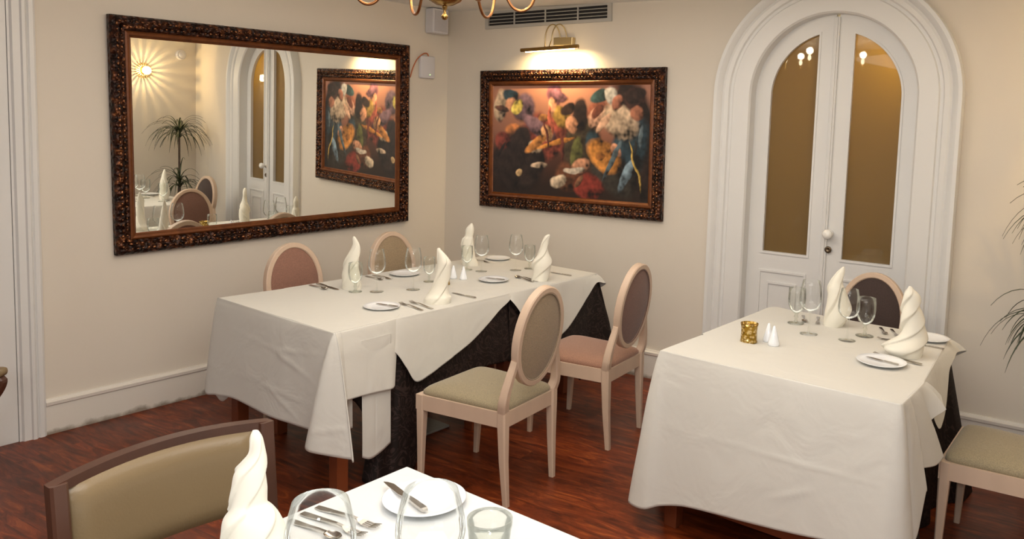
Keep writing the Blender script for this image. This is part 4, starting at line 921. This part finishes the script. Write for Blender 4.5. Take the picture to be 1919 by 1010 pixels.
napkin('ivory napkin peak left of the dark chair back', (3.290, -0.565, ZT['E']), 0.29, P5, NG2, twist=0.5, seed=4.2, amp=0.24)
napkin('broad spiral ivory napkin right of the dark chair back', (3.720, -0.850, ZT['E']), 0.30, P6, NG2, twist=1.2, pleats=3, seed=5.4, amp=0.28)
NG3 = 'folded ivory napkins on the foreground table'
napkin('large ivory napkin peak in the left foreground', (3.135, -3.488, ZT['F']), 0.300, P7, NG3, twist=0.9, pleats=4, seed=1.6, amp=0.20)

def plate_b(label, loc, group):
    bm = B(); lathe(bm, [(0.045, 0.0008), (0.050, 0.0), (0.052, 0.003), (0.075, 0.007), (0.087, 0.0125), (0.088, 0.0135), (0.0865, 0.0145), (0.072, 0.0095), (0.055, 0.0062), (0.001, 0.0058)], 56)
    o = finish('side_plate', bm, china_m, smooth=True); o.location = loc; return tag(o, label, 'plate', group)
PG = 'white side plates on the long table'
for lab, p, s, g in (('white side plate at the front edge of the long table, nearest the viewer', (1.500, -1.835, ZT['B']), 1.0, PG), ('white side plate on the wall side of the long table', (0.935, -1.205, ZT['B']), 1.0, PG),
                     ('white side plate between the shakers and far-right napkin', (1.415, -0.952, ZT['C']), 1.0, PG), ('white side plate at the far end of the long table', (0.935, -0.40, ZT['C']), 0.95, PG),
                     ('white side plate at the right edge of the right table, in front', (3.665, -1.052, ZT['E']), 1.12, 'white side plates on the right table'), ('white side plate behind the broad napkin on the right table', (3.715, -0.50, ZT['E']), 1.0, 'white side plates on the right table'),
                     ('white side plate on the foreground table', (3.166, -3.063, ZT['F']), 1.16, 'white side plates on the foreground table')):
    put('plate', plate_b, lab, p, g, s)
PZ = 0.0095

# cutlery, along +x: handle end at x=0, head end at x=L
def bar(bm, st):
    rects(bm, [[(x, y0 - hw, z - th), (x, y0 + hw, z - th), (x, y0 + hw, z + th), (x, y0 - hw, z + th)] for x, y0, hw, z, th in st])
def fork_b(label, loc, group):
    bm = B()
    bar(bm, [(0, 0, 0.007, 0.002, 0.0012), (0.02, 0, 0.009, 0.002, 0.0014), (0.06, 0, 0.006, 0.005, 0.0015), (0.11, 0, 0.0032, 0.009, 0.0016), (0.128, 0, 0.0035, 0.008, 0.0014), (0.138, 0, 0.009, 0.006, 0.001), (0.15, 0, 0.0115, 0.004, 0.0009)])
    for k in range(4):
        y = -0.0095 + k * 0.00633; bar(bm, [(0.149, y, 0.0020, 0.004, 0.0009), (0.170, y, 0.0018, 0.003, 0.0008), (0.192, y * 0.95, 0.0009, 0.0085, 0.0006)])
    o = finish('fork', bm, steel_m); o.location = loc; return tag(o, label, 'fork', group)
def knife_b(label, loc, group):
    bm = B()
    bar(bm, [(0, 0, 0.006, 0.004, 0.003), (0.01, 0, 0.0085, 0.004, 0.0036), (0.05, 0, 0.008, 0.004, 0.0034), (0.09, 0, 0.006, 0.004, 0.003), (0.10, 0.001, 0.007, 0.003, 0.0012), (0.12, 0.002, 0.010, 0.003, 0.0009), (0.18, 0.001, 0.0095, 0.003, 0.0007), (0.20, 0.004, 0.005, 0.003, 0.0005), (0.208, 0.007, 0.001, 0.003, 0.0004)])
    o = finish('knife', bm, steel_m); o.location = loc; return tag(o, label, 'knife', group)
def spoon_b(label, loc, group):
    bm = B()
    bar(bm, [(0, 0, 0.007, 0.002, 0.0012), (0.02, 0, 0.0085, 0.002, 0.0014), (0.06, 0, 0.0055, 0.005, 0.0015), (0.10, 0, 0.003, 0.009, 0.0016), (0.118, 0, 0.0032, 0.009, 0.0014)])
    R = []
    for f in (1.0, 0.75, 0.5, 0.2):
        R.append([bm.verts.new((0.140 + 0.024 * f * math.cos(2 * PI * i / 24), 0.0155 * f * math.sin(2 * PI * i / 24), 0.0088 - 0.0068 * (1 - f * f))) for i in range(24)])
    for A, Bq in zip(R, R[1:]):
        for i in range(24): bm.faces.new((A[i], A[(i + 1) % 24], Bq[(i + 1) % 24], Bq[i]))
    bm.faces.new(R[-1])
    o = finish('spoon', bm, steel_m, smooth=True, angle=0.7); o.location = loc; return tag(o, label, 'spoon', group)
def lay(kind, a, b, z, label, group, L=None, s=None):
    """kind laid from handle end a towards head b"""
    full = {'fork': 0.192, 'knife': 0.208, 'spoon': 0.164}[kind]
    d = Vector((b[0] - a[0], b[1] - a[1])); s = s or max(0.62, min(1.05, d.length / full)); d.normalize()
    o = put(kind, {'fork': fork_b, 'knife': knife_b, 'spoon': spoon_b}[kind], label, (a[0], a[1], z + 0.0003), group, s, math.atan2(d.y, d.x)); return o
CG = 'cutlery on the long table'
lay('fork', (1.690, -1.680), (1.506, -1.655), ZT['B'], 'fork beside the front side plate, nearer the middle napkin', CG, s=1)
lay('fork', (1.680, -1.735), (1.492, -1.712), ZT['B'], 'fork beside the front side plate, nearer the plate', CG, s=1)
lay('knife', (1.672, -1.362), (1.49, -1.352), ZT['B'], 'table knife sticking out right of the middle napkin', CG)
lay('spoon', (1.600, -0.815), (1.395, -0.775), ZT['C'], 'spoon beside the far-right napkin', CG, s=1.05)
lay('fork', (1.608, -0.785), (1.42, -0.755), ZT['C'], 'fork lying by the far-right napkin', CG, s=1)
lay('knife', (1.640, -0.505), (1.47, -0.50), ZT['C'], 'table knife right of the far-right napkin', CG)
lay('knife', (0.812, -1.720), (1.02, -1.735), ZT['B'], 'table knife at the mirror side edge of the long table', CG)
lay('spoon', (0.812, -1.765), (0.98, -1.775), ZT['B'], 'spoon next to the mirror side knife', CG)
lay('fork', (0.818, -1.345), (1.00, -1.355), ZT['B'], 'fork left of the wall side plate', CG)
lay('spoon', (0.818, -1.395), (0.98, -1.405), ZT['B'], 'spoon left of the wall side plate', CG)
lay('fork', (0.818, -0.535), (1.00, -0.545), ZT['C'], 'fork left of the far end plate', CG)
lay('knife', (1.572, -1.795), (1.45, -1.815), ZT['B'] + PZ, 'butter knife on the front side plate', CG, s=0.66)
lay('knife', (1.475, -0.925), (1.37, -0.945), ZT['C'] + PZ, 'butter knife on the side plate by the shakers', CG, s=0.62)
CG2 = 'cutlery on the right table'
lay('fork', (3.800, -0.962), (3.585, -0.940), ZT['E'] + 0.0, 'long fork behind the front side plate on the right table', CG2, s=1.05).location.z += 0.004
lay('knife', (3.735, -1.060), (3.60, -1.030), ZT['E'] + PZ + 0.001, 'butter knife on the right table front plate', CG2, s=0.68)
lay('knife', (3.81, -0.632), (3.66, -0.622), ZT['E'], 'table knife right of the broad napkin', CG2)
lay('fork', (3.70, -0.665), (3.545, -0.655), ZT['E'], 'fork tip sticking out left of the broad napkin', CG2, s=0.9)
lay('spoon', (3.475, -0.435), (3.535, -0.56), ZT['E'], 'spoon in front of the dark chair, on the left', CG2, s=0.9)
lay('fork', (3.525, -0.430), (3.585, -0.55), ZT['E'], 'fork in front of the dark chair, on the right', CG2, s=0.8)
lay('spoon', (3.10, -0.47), (3.16, -0.60), ZT['E'], 'spoon behind the leftmost goblet on the right table', CG2, s=0.95)
lay('fork', (3.17, -0.445), (3.225, -0.60), ZT['E'], 'fork behind the leftmost goblet on the right table', CG2, s=0.9)
CG3 = 'cutlery on the foreground table'
lay('knife', (3.225, -3.112), (3.040, -3.072), ZT['F'] + PZ + 0.0045, 'butter knife resting across the foreground plate', CG3, s=0.95)
lay('fork', (2.992, -3.247), (3.185, -3.218), ZT['F'], 'foreground fork nearer the plate', CG3, s=1.02)
lay('fork', (2.992, -3.287), (3.195, -3.262), ZT['F'], 'foreground fork nearer the wine glass', CG3, s=1.05)
lay('spoon', (3.00, -3.325), (3.17, -3.305), ZT['F'], 'foreground spoon seen through the wine glass', CG3, s=1.0)

def shaker_b(label, loc, group):
    bm = B(); lathe(bm, [(0.020, 0), (0.0215, 0.003), (0.0205, 0.012), (0.006, 0.066), (0.0035, 0.072), (0.0008, 0.074)], 28)
    o = finish('shaker', bm, shaker_m, smooth=True); o.location = loc; return tag(o, label, 'shaker', group)
SG = 'cone salt and pepper shakers'
put('shaker', shaker_b, 'white cone shaker touching the middle napkin on the long table', (1.200, -1.066, ZT['C']), SG, 1.05)
put('shaker', shaker_b, 'white cone shaker further from the middle napkin on the long table', (1.262, -1.045, ZT['C']), SG, 1.05)
put('shaker', shaker_b, 'white cone shaker beside the amber candle holder', (3.172, -1.055, ZT['E']), SG, 1.12)
put('shaker', shaker_b, 'white cone shaker furthest from the amber candle holder', (3.218, -1.102, ZT['E']), SG, 1.18)
def candle_b(label, loc, group):
    t = empty('candle_holder', label, 'candle holder', loc, 0, group)
    bm = B(); lathe(bm, [(0.034, 0.0), (0.038, 0.003), (0.036, 0.012), (0.0345, 0.045), (0.036, 0.072), (0.0395, 0.085), (0.0375, 0.085), (0.033, 0.07), (0.032, 0.04), (0.032, 0.012), (0.001, 0.010)], 40); finish('holder', bm, candle_m, t, smooth=True)
    bm = B(); lathe(bm, [(0.019, 0.012), (0.019, 0.030), (0.001, 0.030)], 20); finish('tea_light', bm, napkin_m, t)
    return t
put('candle', candle_b, 'dimpled amber glass candle holder on the right table', (3.113, -1.129, ZT['E']), 'amber candle holders', 1.0)
put('candle', candle_b, 'amber candle holder seen only in the mirror, behind the middle napkin', (1.30, -1.235, ZT['B']), 'amber candle holders', 0.9)

# ------------------------------------------------------------------ potted dracaena by the right wall
pt = empty('potted_dracaena', 'tall thin stemmed plant with drooping leaves at the right edge', 'plant', (4.235, 0.06, 0))
bm = B(); lathe(bm, [(0.10, 0), (0.13, 0.15), (0.15, 0.28), (0.155, 0.30), (0.135, 0.30), (0.13, 0.26), (0.001, 0.26)], 32); finish('pot', bm, pot_m, pt, smooth=True, angle=0.8)
rnd = random.Random(11)
def tuft(base, n, L, seed, up=1.0):
    r = random.Random(seed); bm = B()
    for i in range(n):
        a = 2 * PI * i * 0.618 + r.uniform(-.2, .2); el = r.uniform(0.25, 1.35) * up; ln = L * r.uniform(0.75, 1.1); wd = 0.0065
        p = Vector(base) + Vector((0, 0, r.uniform(-0.05, 0.05))); d = Vector((math.cos(a) * math.cos(el), math.sin(a) * math.cos(el), math.sin(el))); pts = []
        for k in range(11):
            pts.append(p.copy()); p = p + d * ln / 10; d = (d + Vector((0, 0, -0.27))).normalized()
        side = Vector((-math.sin(a), math.cos(a), 0)); prev = None
        for k, q in enumerate(pts):
            ww = wd * (1 - (k / 10) ** 2) + 0.0004
            cur = (bm.verts.new(q - side * ww), bm.verts.new(q + Vector((0, 0, -0.002))), bm.verts.new(q + side * ww))
            if prev:
                bm.faces.new((prev[0], prev[1], cur[1], cur[0])); bm.faces.new((prev[1], prev[2], cur[2], cur[1]))
            prev = cur
    return bm
for base, z0, n, L, sd in (((0.0, 0.0, 1.34), 0.26, 64, 0.42, 1), ((-0.07, -0.03, 0.80), 0.26, 40, 0.40, 2)):
    bm = B(); tube(bm, [(0.02 if sd == 1 else -0.03, 0, z0), (base[0] * .6, base[1] * .6, (z0 + base[2]) / 2), base], [0.014, 0.012, 0.010], 10); st = finish('stem', bm, bark_m, pt, smooth=True)
    q = finish('leaves', tuft(base, n, L, sd), leaf_m, st); q['kind'] = 'stuff'
    md = q.modifiers.new('thick', 'SOLIDIFY'); md.thickness = 0.0008
